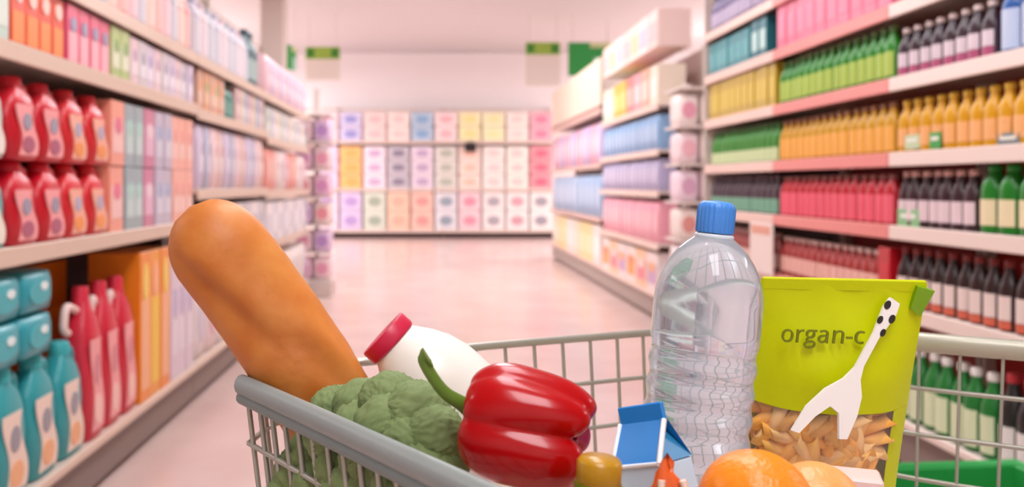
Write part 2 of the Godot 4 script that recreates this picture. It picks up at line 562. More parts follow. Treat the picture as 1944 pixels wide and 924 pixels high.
func right_side() -> void:
	var lv := [0.22, 0.70, 1.04, 1.355, 1.68, 2.0, 2.31]
	bay("shelving_unit", "nearest right shelving bay with white rails and dark red back", "R", 2.64, 3.87, lv, 2.7, "f2ddd2", "c02a20", "d8c8be")
	bay("shelving_unit", "right shelving bay with pinkish red price rails", "R", 3.87, 5.18, lv, 2.7, "ea8a82", "b04038", "d8b8ae")
	bay("shelving_unit", "right shelving bay behind the blue bottle cap", "R", 5.18, 6.47, lv, 2.7, "f0cdbf", "4a3a34", "d8c8be")
	var bays := get_children().filter(func(c): return c.get_meta("label", "") == "right shelving bay behind the blue bottle cap")
	obj("end_panel", cbox(0.46, 2.7, 0.02, 0.003), mat("d8c8be", 0.5), bays[0], Vector3(0, 0.0, -0.653))
	var near := "nearest right bay"
	var red := "red-railed right bay"
	var third := "right bay behind blue cap"
	# nearest bay
	row("R", 1.68, 3.86, 3.19, 8, [{"k": "bottle", "w": 0.074, "h": 0.21, "a": "3a2430", "b": "e4d4dc", "c": "e8d2cc", "e": "b8587e", "l0": 0.2, "t": "dark bottle with white and magenta label"}], "second shelf, " + near, "dark bottles with magenta label bands")
	row("R", 1.68, 3.18, 2.72, 4, [{"k": "bottle", "w": 0.108, "h": 0.25, "a": "2a5ea6", "b": "c4d4ee", "c": "1f4f94", "s": 0.66, "l1": 0.62, "l0": 0.06, "t": "blue bottle with pale label"}], "second shelf, " + near, "blue bottles with pale labels")
	row("R", 1.355, 3.86, 2.76, 13, [{"k": "bottle", "w": 0.076, "h": 0.225, "a": "dca00c", "b": "f8b878", "c": "ecc040", "l1": 0.46, "t": "amber bottle with peach label"}], "third shelf, " + near, "amber bottles in the nearest bay")
	row("R", 1.04, 3.86, 3.31, 7, [{"k": "bottle", "w": 0.076, "h": 0.235, "a": "3c2228", "b": "ecd6da", "c": "e8b4a8", "t": "dark bottle with pale pink label"}], "fourth shelf, " + near, "dark bottles with pale labels")
	row("R", 1.04, 3.29, 2.76, 5, [{"k": "bottle", "w": 0.098, "h": 0.25, "a": "167c1c", "b": "f0e2b8", "c": "1a8a24", "s": 0.62, "l1": 0.5, "t": "green bottle with cream label"}], "fourth shelf, " + near, "green bottles with cream labels")
	row("R", 0.70, 3.86, 2.84, 12, [{"k": "bottle", "w": 0.074, "h": 0.25, "a": "2e1a18", "b": "f0dcd4", "c": "8a2422", "e": "d86a50", "l0": 0.16, "l1": 0.5, "t": "black bottle with white label"}], "fifth shelf, " + near, "black bottles with white labels")
	row("R", 0.22, 3.86, 3.2, 7, [{"k": "bottle", "w": 0.088, "h": 0.31, "a": "1c7a30", "b": "dfe8c0", "c": "f4ece6", "l0": 0.06, "l1": 0.5, "t": "green bottle with white cap"}], "base deck, " + near, "green bottles on the base deck")
	row("R", 0.22, 3.19, 2.6, 6, [{"k": "bottle", "w": 0.092, "h": 0.33, "a": "262422", "b": "f2eae6", "c": "c8303a", "l0": 0.06, "l1": 0.44, "t": "black bottle with red cap"}], "base deck, " + near, "black bottles on the base deck")
	# middle bay
	row("R", 2.0, 5.17, 3.89, 10, [{"k": "box", "w": 0.124, "h": 0.27, "d": 0.2, "a": "f06a8c", "b": "f888a4", "name": "carton", "cat": "carton", "t": "hot pink carton"}], "first shelf, " + red, "hot pink cartons")
	row("R", 1.68, 5.16, 3.89, 15, [{"k": "bottle", "w": 0.078, "h": 0.245, "a": "2c8a20", "b": "b4d060", "c": "6a8a50", "l1": 0.52, "l0": 0.08, "t": "green bottle with lime label"}], "second shelf, " + red, "green bottles with lime labels")
	row("R", 1.355, 5.16, 3.89, 15, [{"k": "bottle", "w": 0.078, "h": 0.23, "a": "d09a14", "b": "f8b858", "c": "a07050", "l1": 0.54, "l0": 0.06, "t": "amber bottle with orange label"}], "third shelf, " + red, "amber bottles in the middle bay")
	row("R", 1.04, 5.16, 3.89, 15, [{"k": "bottle", "w": 0.078, "h": 0.225, "a": "c0202e", "b": "f4687a", "c": "a06058", "l1": 0.6, "l0": 0.05, "s": 0.62, "t": "red bottle with pink label"}], "fourth shelf, " + red, "red bottles with pink labels")
	row("R", 0.70, 5.16, 4.02, 14, [{"k": "bottle", "w": 0.078, "h": 0.22, "a": "a83a36", "b": "f2beb0", "c": "e8c8be", "l1": 0.5, "t": "brick red bottle with peach label"}], "fifth shelf, " + red, "brick red bottles")
	row("R", 0.70, 4.0, 3.89, 1, [{"k": "box", "w": 0.1, "h": 0.24, "d": 0.14, "a": "c01824", "b": "d02a34", "name": "carton", "cat": "carton", "t": "plain red carton"}], "fifth shelf, " + red, "")
	row("R", 0.22, 5.16, 3.89, 14, [{"k": "bottle", "w": 0.084, "h": 0.3, "a": "8a2a2a", "b": "f0d8d0", "c": "f0e0da", "t": "maroon bottle with white label"}], "base deck, " + red, "maroon bottles on the base deck")
	# far one of the three near bays
	row("R", 2.31, 6.44, 5.2, 12, [{"k": "bottle", "w": 0.09, "h": 0.26, "a": "6a5a86", "b": "c4b8d0", "c": "4a4468", "t": "purple bottle with lilac label"}], "top shelf, " + third, "purple bottles")
	row("R", 2.0, 6.44, 5.62, 6, [{"k": "box", "w": 0.132, "h": 0.22, "d": 0.2, "a": "2f8c94", "b": "5aa8ac", "name": "carton", "cat": "carton", "t": "teal carton"}], "second shelf, " + third, "teal cartons")
	row("R", 2.0, 5.6, 5.34, 2, [{"k": "box", "w": 0.12, "h": 0.24, "d": 0.2, "a": "1f7480", "b": "b8dcd8", "name": "carton", "cat": "carton", "t": "dark teal carton with pale front"}], "second shelf, " + third, "dark teal cartons with pale fronts")
	row("R", 1.68, 6.44, 5.2, 11, [{"k": "box", "w": 0.108, "h": 0.26, "d": 0.16, "a": "c0a01c", "b": "d8bc48", "name": "carton", "cat": "carton", "t": "mustard yellow carton"}], "third shelf, " + third, "mustard cartons")
	row("R", 1.355, 6.42, 5.2, 14, [{"k": "bottle", "w": 0.084, "h": 0.235, "a": "3a8a2a", "b": "d4e4b0", "c": "4c7a38", "l0": 0.04, "l1": 0.36, "t": "green bottle with pale low label"}], "fourth shelf, " + third, "green bottles with pale low labels")
	row("R", 1.04, 6.42, 5.2, 14, [{"k": "bottle", "w": 0.084, "h": 0.235, "a": "4a3a44", "b": "7eb498", "c": "5a3c46", "l0": 0.04, "l1": 0.4, "t": "dark bottle with mint label"}], "fifth shelf, " + third, "dark bottles with mint labels")
	row("R", 0.70, 6.42, 5.2, 14, [{"k": "bottle", "w": 0.084, "h": 0.23, "a": "a04a44", "b": "ecc8bc", "c": "d8b0a4", "t": "rust bottle with pale label"}], "sixth shelf, " + third, "rust bottles")
	# cards and signs on the rails
	card("pale_card", "pale green shelf card in front of the amber bottles", px(1712, 283, 3.72), 0.11, 0.06, "c8d8ae")
	card("green_card", "small bright green shelf card in front of the amber bottles", px(1750, 282, 3.55), 0.075, 0.065, "3aa448")
	card("grey_card", "grey shelf card in front of the amber bottles, right edge", px(1880, 279, 3.1), 0.12, 0.05, "7c8484")
	card("green_card", "light green shelf card below the dark bottles, fourth shelf", px(1700, 431, 3.75), 0.17, 0.075, "8cc48a")
	var t := thing("price_sign", "pale pink price sign hanging on the rail behind the bottle", "sign", Vector3(XR - 0.03, 0.69, -5.3), -PI / 2)
	obj("board", cbox(0.36, 0.30, 0.012, 0.003), mat("f4e2da", 0.6), t)
	obj("header", cbox(0.3, 0.05, 0.004, 0.001), mat("e8a890", 0.6), t, Vector3(0, 0.235, 0.006))
	# far gondola: two bays
	var lf := [0.24, 0.69, 1.16, 1.53, 1.94]
	bay("shelving_unit", "far right gondola's nearer bay holding pink and blue goods", "R", 7.83, 10.5, lf, 2.45, "efd2c4", "d8c4bc", "e8d6cc", 0.44, "a8988e")
	bay("shelving_unit", "farthest right shelving bay under the cream header", "R", 10.5, 14.9, [0.24, 0.82, 1.47, 2.12], 2.75, "dcb8ac", "d8c4bc", "e8d6cc", 0.44, "a8988e")
	var n1 := "far right gondola, near bay"
	var n2 := "farthest right bay"
	row("R", 0.24, 10.45, 7.9, 6, pick([["white box with orange panel", "f4e4da", "f2a860", "f08c60"], ["peach box with pink label", "f6c8a0", "ec8c98", "f4e0d4"], ["white box with lilac panel", "f0e0dc", "d0a8c8", "f0b070"]], {"k": "box", "w": 0.4, "h": 0.36, "d": 0.34, "name": "box", "cat": "box"}), "base deck, " + n1, "large boxes on the far base deck")
	row("R", 0.69, 10.45, 7.9, 13, [{"k": "pack", "w": 0.188, "h": 0.38, "d": 0.2, "a": "f0a4b4", "b": "f8ccd0", "name": "pack", "cat": "pack", "t": "pink pack"}], "second shelf up, " + n1, "pink packs")
	row("R", 1.16, 10.45, 7.9, 15, [{"k": "pack", "w": 0.164, "h": 0.29, "d": 0.18, "a": "b4aed0", "b": "d8d0e4", "name": "pack", "cat": "pack", "t": "lilac pack"}], "third shelf up, " + n1, "lilac packs")
	row("R", 1.53, 10.45, 7.9, 13, [{"k": "pack", "w": 0.188, "h": 0.32, "d": 0.18, "a": "88b0d8", "b": "bcd2ea", "name": "pack", "cat": "pack", "t": "sky blue pack"}], "fourth shelf up, " + n1, "sky blue packs")
	row("R", 1.94, 10.45, 7.9, 8, pick([["pale mint box", "d8e0cc", "f0ece0"], ["pale mint box", "d8e0cc", "f0ece0"], ["golden yellow box", "f4c040", "f8dc88"], ["golden yellow box", "f4c040", "f8dc88"], ["coral red box", "f08880", "f8c0b4"], ["pink box", "f4a8b0", "f8d8d4"], ["salmon box", "f4b49c", "f8d8c8"], ["cream box", "f4e4d0", "f8f0e4"]], {"k": "box", "w": 0.3, "h": 0.36, "d": 0.25, "name": "box", "cat": "box"}), "top shelf, " + n1, "coloured boxes on the far top shelf")
	row("R", 2.455, 10.45, 7.9, 7, pick([["pale pink carton", "f8dcd4", "f4c0c0"], ["cream carton", "f6e8d8", "f0d0a8"], ["white carton", "f6ece8", "e0c8d8"]], {"k": "box", "w": 0.35, "h": 0.34, "d": 0.3, "name": "carton", "cat": "carton"}), "top of " + n1, "pale cartons above the far gondola")
	row("R", 0.24, 14.8, 10.6, 8, pick([["cream box", "f2dcc8", "f6e8d8"], ["pale yellow box", "f4d898", "f8e8bc"], ["pale yellow box", "f4d898", "f8e8bc"], ["white box", "f2e4de", "f8f0ec"]], {"k": "box", "w": 0.5, "h": 0.48, "d": 0.34, "name": "box", "cat": "box"}), "base deck, " + n2, "boxes on the farthest base deck")
	row("R", 0.82, 14.8, 12.3, 5, [{"k": "pack", "w": 0.47, "h": 0.52, "d": 0.3, "a": "a4bcd8", "b": "ccd8ea", "name": "pack", "cat": "pack", "t": "large pale blue pack"}], "second shelf up, " + n2, "large pale blue packs, far group")
	row("R", 0.82, 12.15, 10.6, 4, [{"k": "pack", "w": 0.37, "h": 0.52, "d": 0.3, "a": "98b4d4", "b": "c4d4e8", "name": "pack", "cat": "pack", "t": "medium blue pack"}], "second shelf up, " + n2, "medium blue packs, near group")
	row("R", 1.47, 14.8, 10.6, 12, pick([["mauve pack", "d0a8c8", "ecd4e0"], ["rose pack", "e8a8b8", "f4d4d8"], ["pale violet pack", "c8b4d8", "e4dcec"]], {"k": "pack", "w": 0.34, "h": 0.5, "d": 0.26, "name": "pack", "cat": "pack"}), "third shelf up, " + n2, "mauve and rose packs")
	var hd := thing("header_panel", "long cream header panel above the farthest right bay", "panel", Vector3(XR + 0.03, 2.125, -12.7), -PI / 2)
	obj("board", cbox(4.2, 0.62, 0.04, 0.006), mat("e6d4c0", 0.6), hd)
	obj("edge_strip", cbox(4.2, 0.05, 0.05, 0.006), mat("a87068", 0.6), hd)
	# stacked packets between the two right gondolas
	tower("narrow white display column of pink packets beside right gondola", Vector3(2.11, 0, -7.15), 0.36, 2.05, [["f4dce0", "f0b8c4"], ["f8e8e4", "e8a0b4"], ["f4e4dc", "e09890"], ["f0d8e4", "d8a8c4"]], "right display column")
	# a crate on the floor before the base deck
	var cr := thing("crate", "green plastic crate on the floor behind the cart's wires", "crate", Vector3(1.66, 0, -2.68), 0.1)
	obj("wall_panel", cbox(0.02, 0.3, 0.44, 0.004), mat("30a850", 0.4), cr, Vector3(-0.28, 0.0, 0))
	obj("wall_panel", cbox(0.02, 0.3, 0.44, 0.004), mat("30a850", 0.4), cr, Vector3(0.28, 0.0, 0))
	obj("wall_panel", cbox(0.58, 0.3, 0.02, 0.004), mat("30a850", 0.4), cr, Vector3(0, 0.0, 0.21))
	obj("wall_panel", cbox(0.58, 0.3, 0.02, 0.004), mat("30a850", 0.4), cr, Vector3(0, 0.0, -0.21))
	obj("bottom", cbox(0.56, 0.02, 0.42, 0.004), mat("2c9c48", 0.4), cr)
	obj("rim", tube([Vector3(-0.29, 0.3, -0.22), Vector3(0.29, 0.3, -0.22), Vector3(0.29, 0.3, 0.22), Vector3(-0.29, 0.3, 0.22)], 0.014, 8, 1.0, true), mat("40b860", 0.4), cr)

func card(called: String, label: String, at: Vector3, w: float, h: float, col: String) -> void:
	var p := Vector3(XR + 0.016, at.y, at.z)
	var t := thing("shelf_card", label, "card", p, -PI / 2)
	obj("card", cbox(w, h, 0.006, 0.001), mat(col, 0.5), t)
	obj("print_strip", cbox(w * 0.7, h * 0.25, 0.002, 0.0005), mat("eef0e4", 0.5), t, Vector3(0, h * 0.5, 0.003))

func tower(label: String, at: Vector3, w: float, h: float, cols: Array, where: String) -> void:
	var t := thing("display_column", label, "display", at)
	obj("base", cbox(w, 0.16, 0.5, 0.006), mat("d8c8c0", 0.5), t)
	obj("post", cbox(0.06, h, 0.06, 0.004), mat("e4d8d2", 0.5), t, Vector3(0, 0, -0.2))
	var n := int((h - 0.2) / 0.3)
	for i in n + 1:
		obj("tray", cbox(w, 0.02, 0.42, 0.003), mat("eadcd4", 0.5), t, Vector3(0, 0.165 + i * 0.3, 0.01))
	for i in n:
		for s in 2:
			var c: Array = cols[(i + s) % cols.size()]
			var q := {"k": "pack", "w": w * 0.46, "h": 0.24, "d": 0.3, "a": c[0], "b": c[1]}
			var o: Node3D = make(q).duplicate()
			o.name = numbered("packet")
			add_child(o)
			o.position = at + Vector3((s - 0.5) * w * 0.49, 0.186 + i * 0.3, 0.03)
			tag(o, "pale packet, %s tray, %s side of %s" % [ordinal(i), ["left", "right"][s], where], "packet", "packets on the " + where)

func left_side() -> void:
	var cream := "dcc2ae"
	bay("shelving_unit", "nearest left shelving bay stocked with red bottles", "L", 2.4, 4.97, [0.215, 1.02, 1.665, 1.95], 2.7, cream, "5a3028", "e0cdc0", 0.5, "86746c")
	bay("shelving_unit", "second left shelving bay behind the bread's tip", "L", 4.97, 7.09, [0.215, 0.75, 1.19, 1.645, 1.95], 2.7, cream, "c8b4ac", "e0cdc0", 0.5, "86746c")
	bay("shelving_unit", "farthest left shelving bay beside the pink display", "L", 7.09, 9.45, [0.215, 0.75, 1.17, 1.6, 1.95], 2.7, cream, "c8b4ac", "e0cdc0", 0.5, "86746c")
	var a := "near left bay"
	# bottom of the near bay
	row("L", 0.215, 2.72, 3.42, 3, [{"k": "jug", "w": 0.215, "h": 0.42, "d": 0.12, "a": "2f9ea4", "b": "f0d8c8", "c": "3aaeb2", "f": "98949c", "g": "f0b080", "name": "jug", "cat": "bottle", "t": "teal handled bottle"}], "bottom shelf, " + a, "teal handled bottles")
	for s in 2:
		for k in 2:
			var o: Node3D = make({"k": "pack", "w": 0.235, "h": 0.145, "d": 0.30, "pw": 0.2, "a": "2c9ca8", "b": "48b0b8", "c": "e6f2f0"}).duplicate()
			o.name = numbered("bundle")
			add_child(o)
			o.position = Vector3(XL - 0.16, 0.637 + s * 0.148, -2.76 - k * 0.24)
			o.rotation.y = PI / 2
			tag(o, "%s teal bundle, %s, lying across the teal bottles" % [["lower", "upper"][s], ["left", "right"][k]], "bundle", "teal bundles")
	row("L", 0.215, 3.42, 4.03, 3, [{"k": "jug", "w": 0.182, "hs": -1.0, "h": 0.60, "d": 0.14, "a": "d42a40", "b": "f4a4a4", "c": "e0304a", "e": "f6dcd4", "f": "d88890", "g": "f8c8bc", "name": "jug", "cat": "bottle", "ho": 1.9, "t": "tall red bottle with curved white handle"}, {"k": "jug", "w": 0.182, "hs": -1.0, "h": 0.60, "d": 0.14, "a": "d42a40", "b": "f4a4a4", "c": "e0304a", "e": "f6dcd4", "f": "d88890", "g": "f8c8bc", "name": "jug", "cat": "bottle", "t": "tall red bottle with slim handle"}, {"k": "jug", "w": 0.182, "hs": -1.0, "h": 0.60, "d": 0.14, "a": "d42a40", "b": "f4a4a4", "c": "e0304a", "e": "f6dcd4", "f": "d88890", "g": "f8c8bc", "name": "jug", "cat": "bottle", "t": "tall red bottle with slim handle"}], "bottom shelf, " + a, "tall red bottles with white handles")
	row("L", 0.215, 4.04, 4.50, 3, pick([["orange box with peach front", "f08a24", "f8b888", "f4d060"], ["orange box with yellow front", "f09a20", "f6c84c", "f8b080"]], {"k": "box", "w": 0.148, "h": 0.69, "d": 0.24, "lh": 0.6, "ly": 0.08, "by": 0.8, "name": "box", "cat": "box"}), "bottom shelf, " + a, "tall orange boxes")
	row("L", 0.215, 4.52, 4.94, 3, [{"k": "box", "w": 0.135, "h": 0.62, "d": 0.2, "a": "dccbd8", "b": "e8dce4", "c": "c0b0d0", "name": "box", "cat": "box", "t": "pale lilac box"}], "bottom shelf, " + a, "pale lilac boxes")
	for k in 2:
		var o: Node3D = make({"k": "box", "w": 0.5, "h": 0.66, "d": 0.14, "a": "d87818", "b": "e88c28"}).duplicate()
		o.name = numbered("box")
		add_child(o)
		o.position = Vector3(XL - 0.415, 0.218, -3.28 - k * 0.505)
		o.rotation.y = PI / 2
		tag(o, "large orange box standing behind the red bottles, %s" % ["left", "right"][k], "box", "large orange boxes")
	# middle shelf of the near bay, two high
	var m := "middle shelf, " + a
	row("L", 1.02, 2.58, 2.80, 1, [{"k": "jug", "w": 0.2, "h": 0.275, "d": 0.12, "a": "4cb4b4", "b": "f0e8d8", "c": "f4d8a0", "name": "jug", "cat": "bottle", "t": "teal bottle with cream label", "upper": {"a": "c8e0d4", "b": "f0e8dc", "c": "f4d8a0", "t": "mint bottle with cream label"}}], m, "bottles at the left edge", 2)
	row("L", 1.02, 2.81, 3.24, 2, [{"k": "jug", "w": 0.2, "h": 0.275, "d": 0.12, "a": "cc1428", "b": "f6a4a4", "c": "d41c30", "f": "9c98a8", "g": "b05c74", "name": "jug", "cat": "bottle", "t": "crimson bottle with pink swirl"}], m, "crimson bottles with pink swirls", 2)
	row("L", 1.02, 3.24, 3.67, 2, [{"k": "jug", "w": 0.2, "h": 0.275, "d": 0.12, "a": "d82c34", "b": "f6b49c", "c": "d82430", "f": "b8b0c4", "g": "f49a50", "name": "jug", "cat": "bottle", "t": "red bottle with orange badge"}], m, "red bottles with orange badges", 2)
	row("L", 1.02, 3.67, 3.84, 1, [{"k": "box", "w": 0.155, "h": 0.275, "d": 0.14, "a": "f4a48c", "b": "f8ccc4", "c": "e87890", "name": "carton", "cat": "carton", "t": "salmon carton"}], m, "salmon cartons", 2)
	row("L", 1.02, 3.85, 4.10, 2, [{"k": "box", "w": 0.118, "h": 0.275, "d": 0.14, "a": "9cb0b4", "b": "c8dcd8", "c": "b0d8cc", "name": "carton", "cat": "carton", "t": "grey-teal carton"}], m, "grey-teal cartons", 2)
	row("L", 1.02, 4.10, 4.26, 1, [{"k": "box", "w": 0.145, "h": 0.275, "d": 0.14, "a": "d0809c", "b": "e8bcd0", "c": "f0d8e0", "name": "carton", "cat": "carton", "t": "magenta carton"}], m, "magenta cartons", 2)
	row("L", 1.02, 4.27, 4.54, 2, [{"k": "box", "w": 0.128, "h": 0.275, "d": 0.14, "a": "c4bccc", "b": "dcd8e4", "c": "a8b4d4", "name": "carton", "cat": "carton", "t": "lilac-grey carton"}], m, "lilac-grey cartons", 2)
	row("L", 1.02, 4.55, 4.94, 3, [{"k": "box", "w": 0.124, "h": 0.275, "d": 0.14, "a": "f4b4a0", "b": "f8d0c4", "c": "f0a090", "name": "carton", "cat": "carton", "t": "peach carton"}], m, "peach cartons", 2)
	# third shelf
	var u := "third shelf, " + a
	row("L", 1.665, 2.60, 2.79, 2, [{"k": "box", "w": 0.09, "h": 0.22, "d": 0.12, "a": "c0d8cc", "b": "dce8dc", "name": "carton", "cat": "carton", "t": "pale mint carton"}], u, "pale mint cartons")
	row("L", 1.665, 2.80, 3.22, 4, [{"k": "box", "w": 0.098, "h": 0.22, "d": 0.1, "a": "e85434", "b": "f69450", "c": "f8d0c0", "lh": 0.46, "ly": 0.05, "by": 0.76, "name": "carton", "cat": "carton", "t": "red carton with orange front"}], u, "red cartons with orange fronts")
	row("L", 1.665, 3.23, 3.67, 4, [{"k": "box", "w": 0.1, "h": 0.22, "d": 0.1, "a": "e86080", "b": "f6b8c0", "c": "a098b4", "lh": 0.5, "ly": 0.04, "by": 0.66, "name": "carton", "cat": "carton", "t": "pink carton with pale front"}], u, "pink cartons with pale fronts")
	row("L", 1.665, 3.68, 3.90, 2, [{"k": "box", "w": 0.104, "h": 0.22, "d": 0.1, "a": "b8cc84", "b": "e4e8cc", "c": "8cb060", "name": "carton", "cat": "carton", "t": "light green carton"}], u, "light green cartons")
	row("L", 1.665, 3.91, 4.94, 9, pick([["pale rose carton", "e8ccd0", "f0e0e4", "c8a8bc"], ["pale grey carton", "d4ccd0", "e8e4e8", "b0a8b8"], ["pale lilac carton", "d8c8dc", "ece4f0", "b8a8cc"]], {"k": "box", "w": 0.108, "h": 0.21, "d": 0.12, "name": "carton", "cat": "carton"}), u, "pale cartons on the third shelf")
	# top shelf
	row("L", 1.95, 3.30, 4.94, 13, pick([["coral tin", "f0908c", "f8c8c0", "f4dcd4"], ["rose tin", "f0b4bc", "f4d4d8", "e89cac"], ["pale grey tin", "c4c0c8", "dcd8e0", "b0acb8"], ["peach tin", "f0c4b4", "f4dcd0", "e8a898"]], {"k": "bottle", "w": 0.118, "h": 0.3, "s": 0.68, "n": 0.6, "l1": 0.66, "l0": 0.08, "name": "tin", "cat": "tin"}), "top shelf, " + a, "tins on the top left shelf")
	# second bay
	var b := "second left bay"
	row("L", 1.645, 5.05, 5.7, 5, pick([["tan carton", "d8a890", "e8c8b4", "e8a070"], ["orange-brown carton", "e0a478", "ecc8a8", "a8b070"]], {"k": "box", "w": 0.12, "h": 0.24, "d": 0.14, "name": "carton", "cat": "carton"}), "fourth shelf, " + b, "tan cartons")
	row("L", 1.645, 5.72, 5.98, 2, [{"k": "bottle", "w": 0.12, "h": 0.25, "a": "3a8478", "b": "78a89c", "c": "2c6a60", "t": "dark teal bottle"}], "fourth shelf, " + b, "dark teal bottles")
	row("L", 1.645, 6.0, 7.04, 7, pick([["dusty pink carton", "d8b4b0", "e8d0cc", "c09aa4"], ["beige carton", "d8c8b8", "e8dccc", "c0a898"], ["blue-grey carton", "b0b4c8", "d0d4e0", "8890b0"]], {"k": "box", "w": 0.14, "h": 0.24, "d": 0.14, "name": "carton", "cat": "carton"}), "fourth shelf, " + b, "mixed pale cartons")
	row("L", 1.19, 5.02, 7.04, 12, pick([["lavender pack", "d4c4dc", "e8e0ec", "b8a8cc"], ["pale slate pack", "b8b8cc", "d8d8e4", "a0a4c0"], ["pale pink pack", "ecccd0", "f4e4e4", "e0a8b4"], ["rosy beige pack", "e0c0b8", "f0dcd4", "d09c98"]], {"k": "pack", "w": 0.16, "h": 0.38, "d": 0.16, "name": "pack", "cat": "pack"}), "third shelf, " + b, "tall pale packs")
	row("L", 0.75, 5.02, 7.04, 8, pick([["white box", "ece4e4", "d8d4dc", "c0bcc8"], ["light grey box", "d0ccd0", "e4e0e4", "b0b0bc"]], {"k": "box", "w": 0.24, "h": 0.34, "d": 0.2, "name": "box", "cat": "box"}), "second shelf, " + b, "white and grey boxes")
	row("L", 0.215, 5.02, 7.04, 8, pick([["white bundle", "ece0e0", "d8ccd8"], ["pale pink bundle", "f0d8d8", "e4b8c0"]], {"k": "pack", "w": 0.24, "h": 0.42, "d": 0.24, "name": "bundle", "cat": "bundle"}), "bottom shelf, " + b, "pale bundles")
	row("L", 1.95, 5.02, 6.5, 9, pick([["lilac-grey tin", "c8c0cc", "dcd8e0", "a8a0b4"], ["pink-grey tin", "dcc4c8", "ecdce0", "c0a4ac"], ["grey tin", "bcbcc4", "d4d4dc", "9c9ca8"]], {"k": "bottle", "w": 0.15, "h": 0.34, "s": 0.68, "n": 0.6, "l1": 0.66, "l0": 0.08, "name": "tin", "cat": "tin"}), "top shelf, " + b, "grey tins on the top shelf")
	row("L", 1.95, 6.52, 6.82, 2, [{"k": "bottle", "w": 0.14, "h": 0.42, "a": "4c6c70", "b": "a8bcb8", "c": "3c5860", "t": "tall slate bottle"}], "top shelf, " + b, "tall slate bottles")
	# third bay
	var c := "third left bay"
	row("L", 1.95, 7.12, 9.4, 10, pick([["pink packet", "f0c8d0", "f4dce0", "d8a0b8"], ["lilac packet", "dcc4dc", "ece0ec", "b898c4"]], {"k": "pack", "w": 0.22, "h": 0.32, "d": 0.16, "name": "packet", "cat": "packet"}), "top shelf, " + c, "pink and lilac packets")
	row("L", 1.6, 7.12, 9.4, 10, pick([["pale sage carton", "c8d0c8", "e0e4dc", "a8b8b0"], ["pale grey carton", "d4d0d4", "e8e4e8", "b8b4c0"], ["ivory carton", "e8dcd0", "f4ece4", "d0bca8"]], {"k": "box", "w": 0.215, "h": 0.25, "d": 0.18, "name": "carton", "cat": "carton"}), "fourth shelf, " + c, "pale cartons in the third bay")
	row("L", 1.17, 7.12, 9.4, 10, pick([["coral pack", "ec9c90", "f4c8bc", "f4dcd0"], ["coral pack", "ec9c90", "f4c8bc", "f4dcd0"], ["pale rose pack", "ecccc8", "f4e4e0", "e0b0b0"], ["white pack", "ece4e0", "e0d0d4", "d0b0bc"], ["pink pack", "e8b8c0", "f4dce0", "d898a8"]], {"k": "pack", "w": 0.215, "h": 0.35, "d": 0.18, "name": "pack", "cat": "pack"}), "third shelf, " + c, "coral and pale packs")
	row("L", 0.75, 7.12, 9.4, 8, pick([["white carton", "f0e8e8", "dcd8e0"], ["silver-grey carton", "d4d4dc", "ece8ec"]], {"k": "box", "w": 0.27, "h": 0.32, "d": 0.22, "name": "carton", "cat": "carton"}), "second shelf, " + c, "white and silver cartons")
	row("L", 0.215, 7.12, 9.4, 8, pick([["cream bundle", "f0e4d8", "e0d8d0"], ["white bundle", "f0e8e8", "dcd0d8"]], {"k": "pack", "w": 0.27, "h": 0.4, "d": 0.24, "name": "bundle", "cat": "bundle"}), "bottom shelf, " + c, "cream and white bundles")
	tower("pink display column at the far end of left gondola", Vector3(-1.3, 0, -9.82), 0.42, 2.3, [["f0c8dc", "d898c4"], ["f4d8dc", "e8a0b8"], ["e4c8e4", "b890c8"], ["f6dcd8", "ec98a0"]], "left display column")

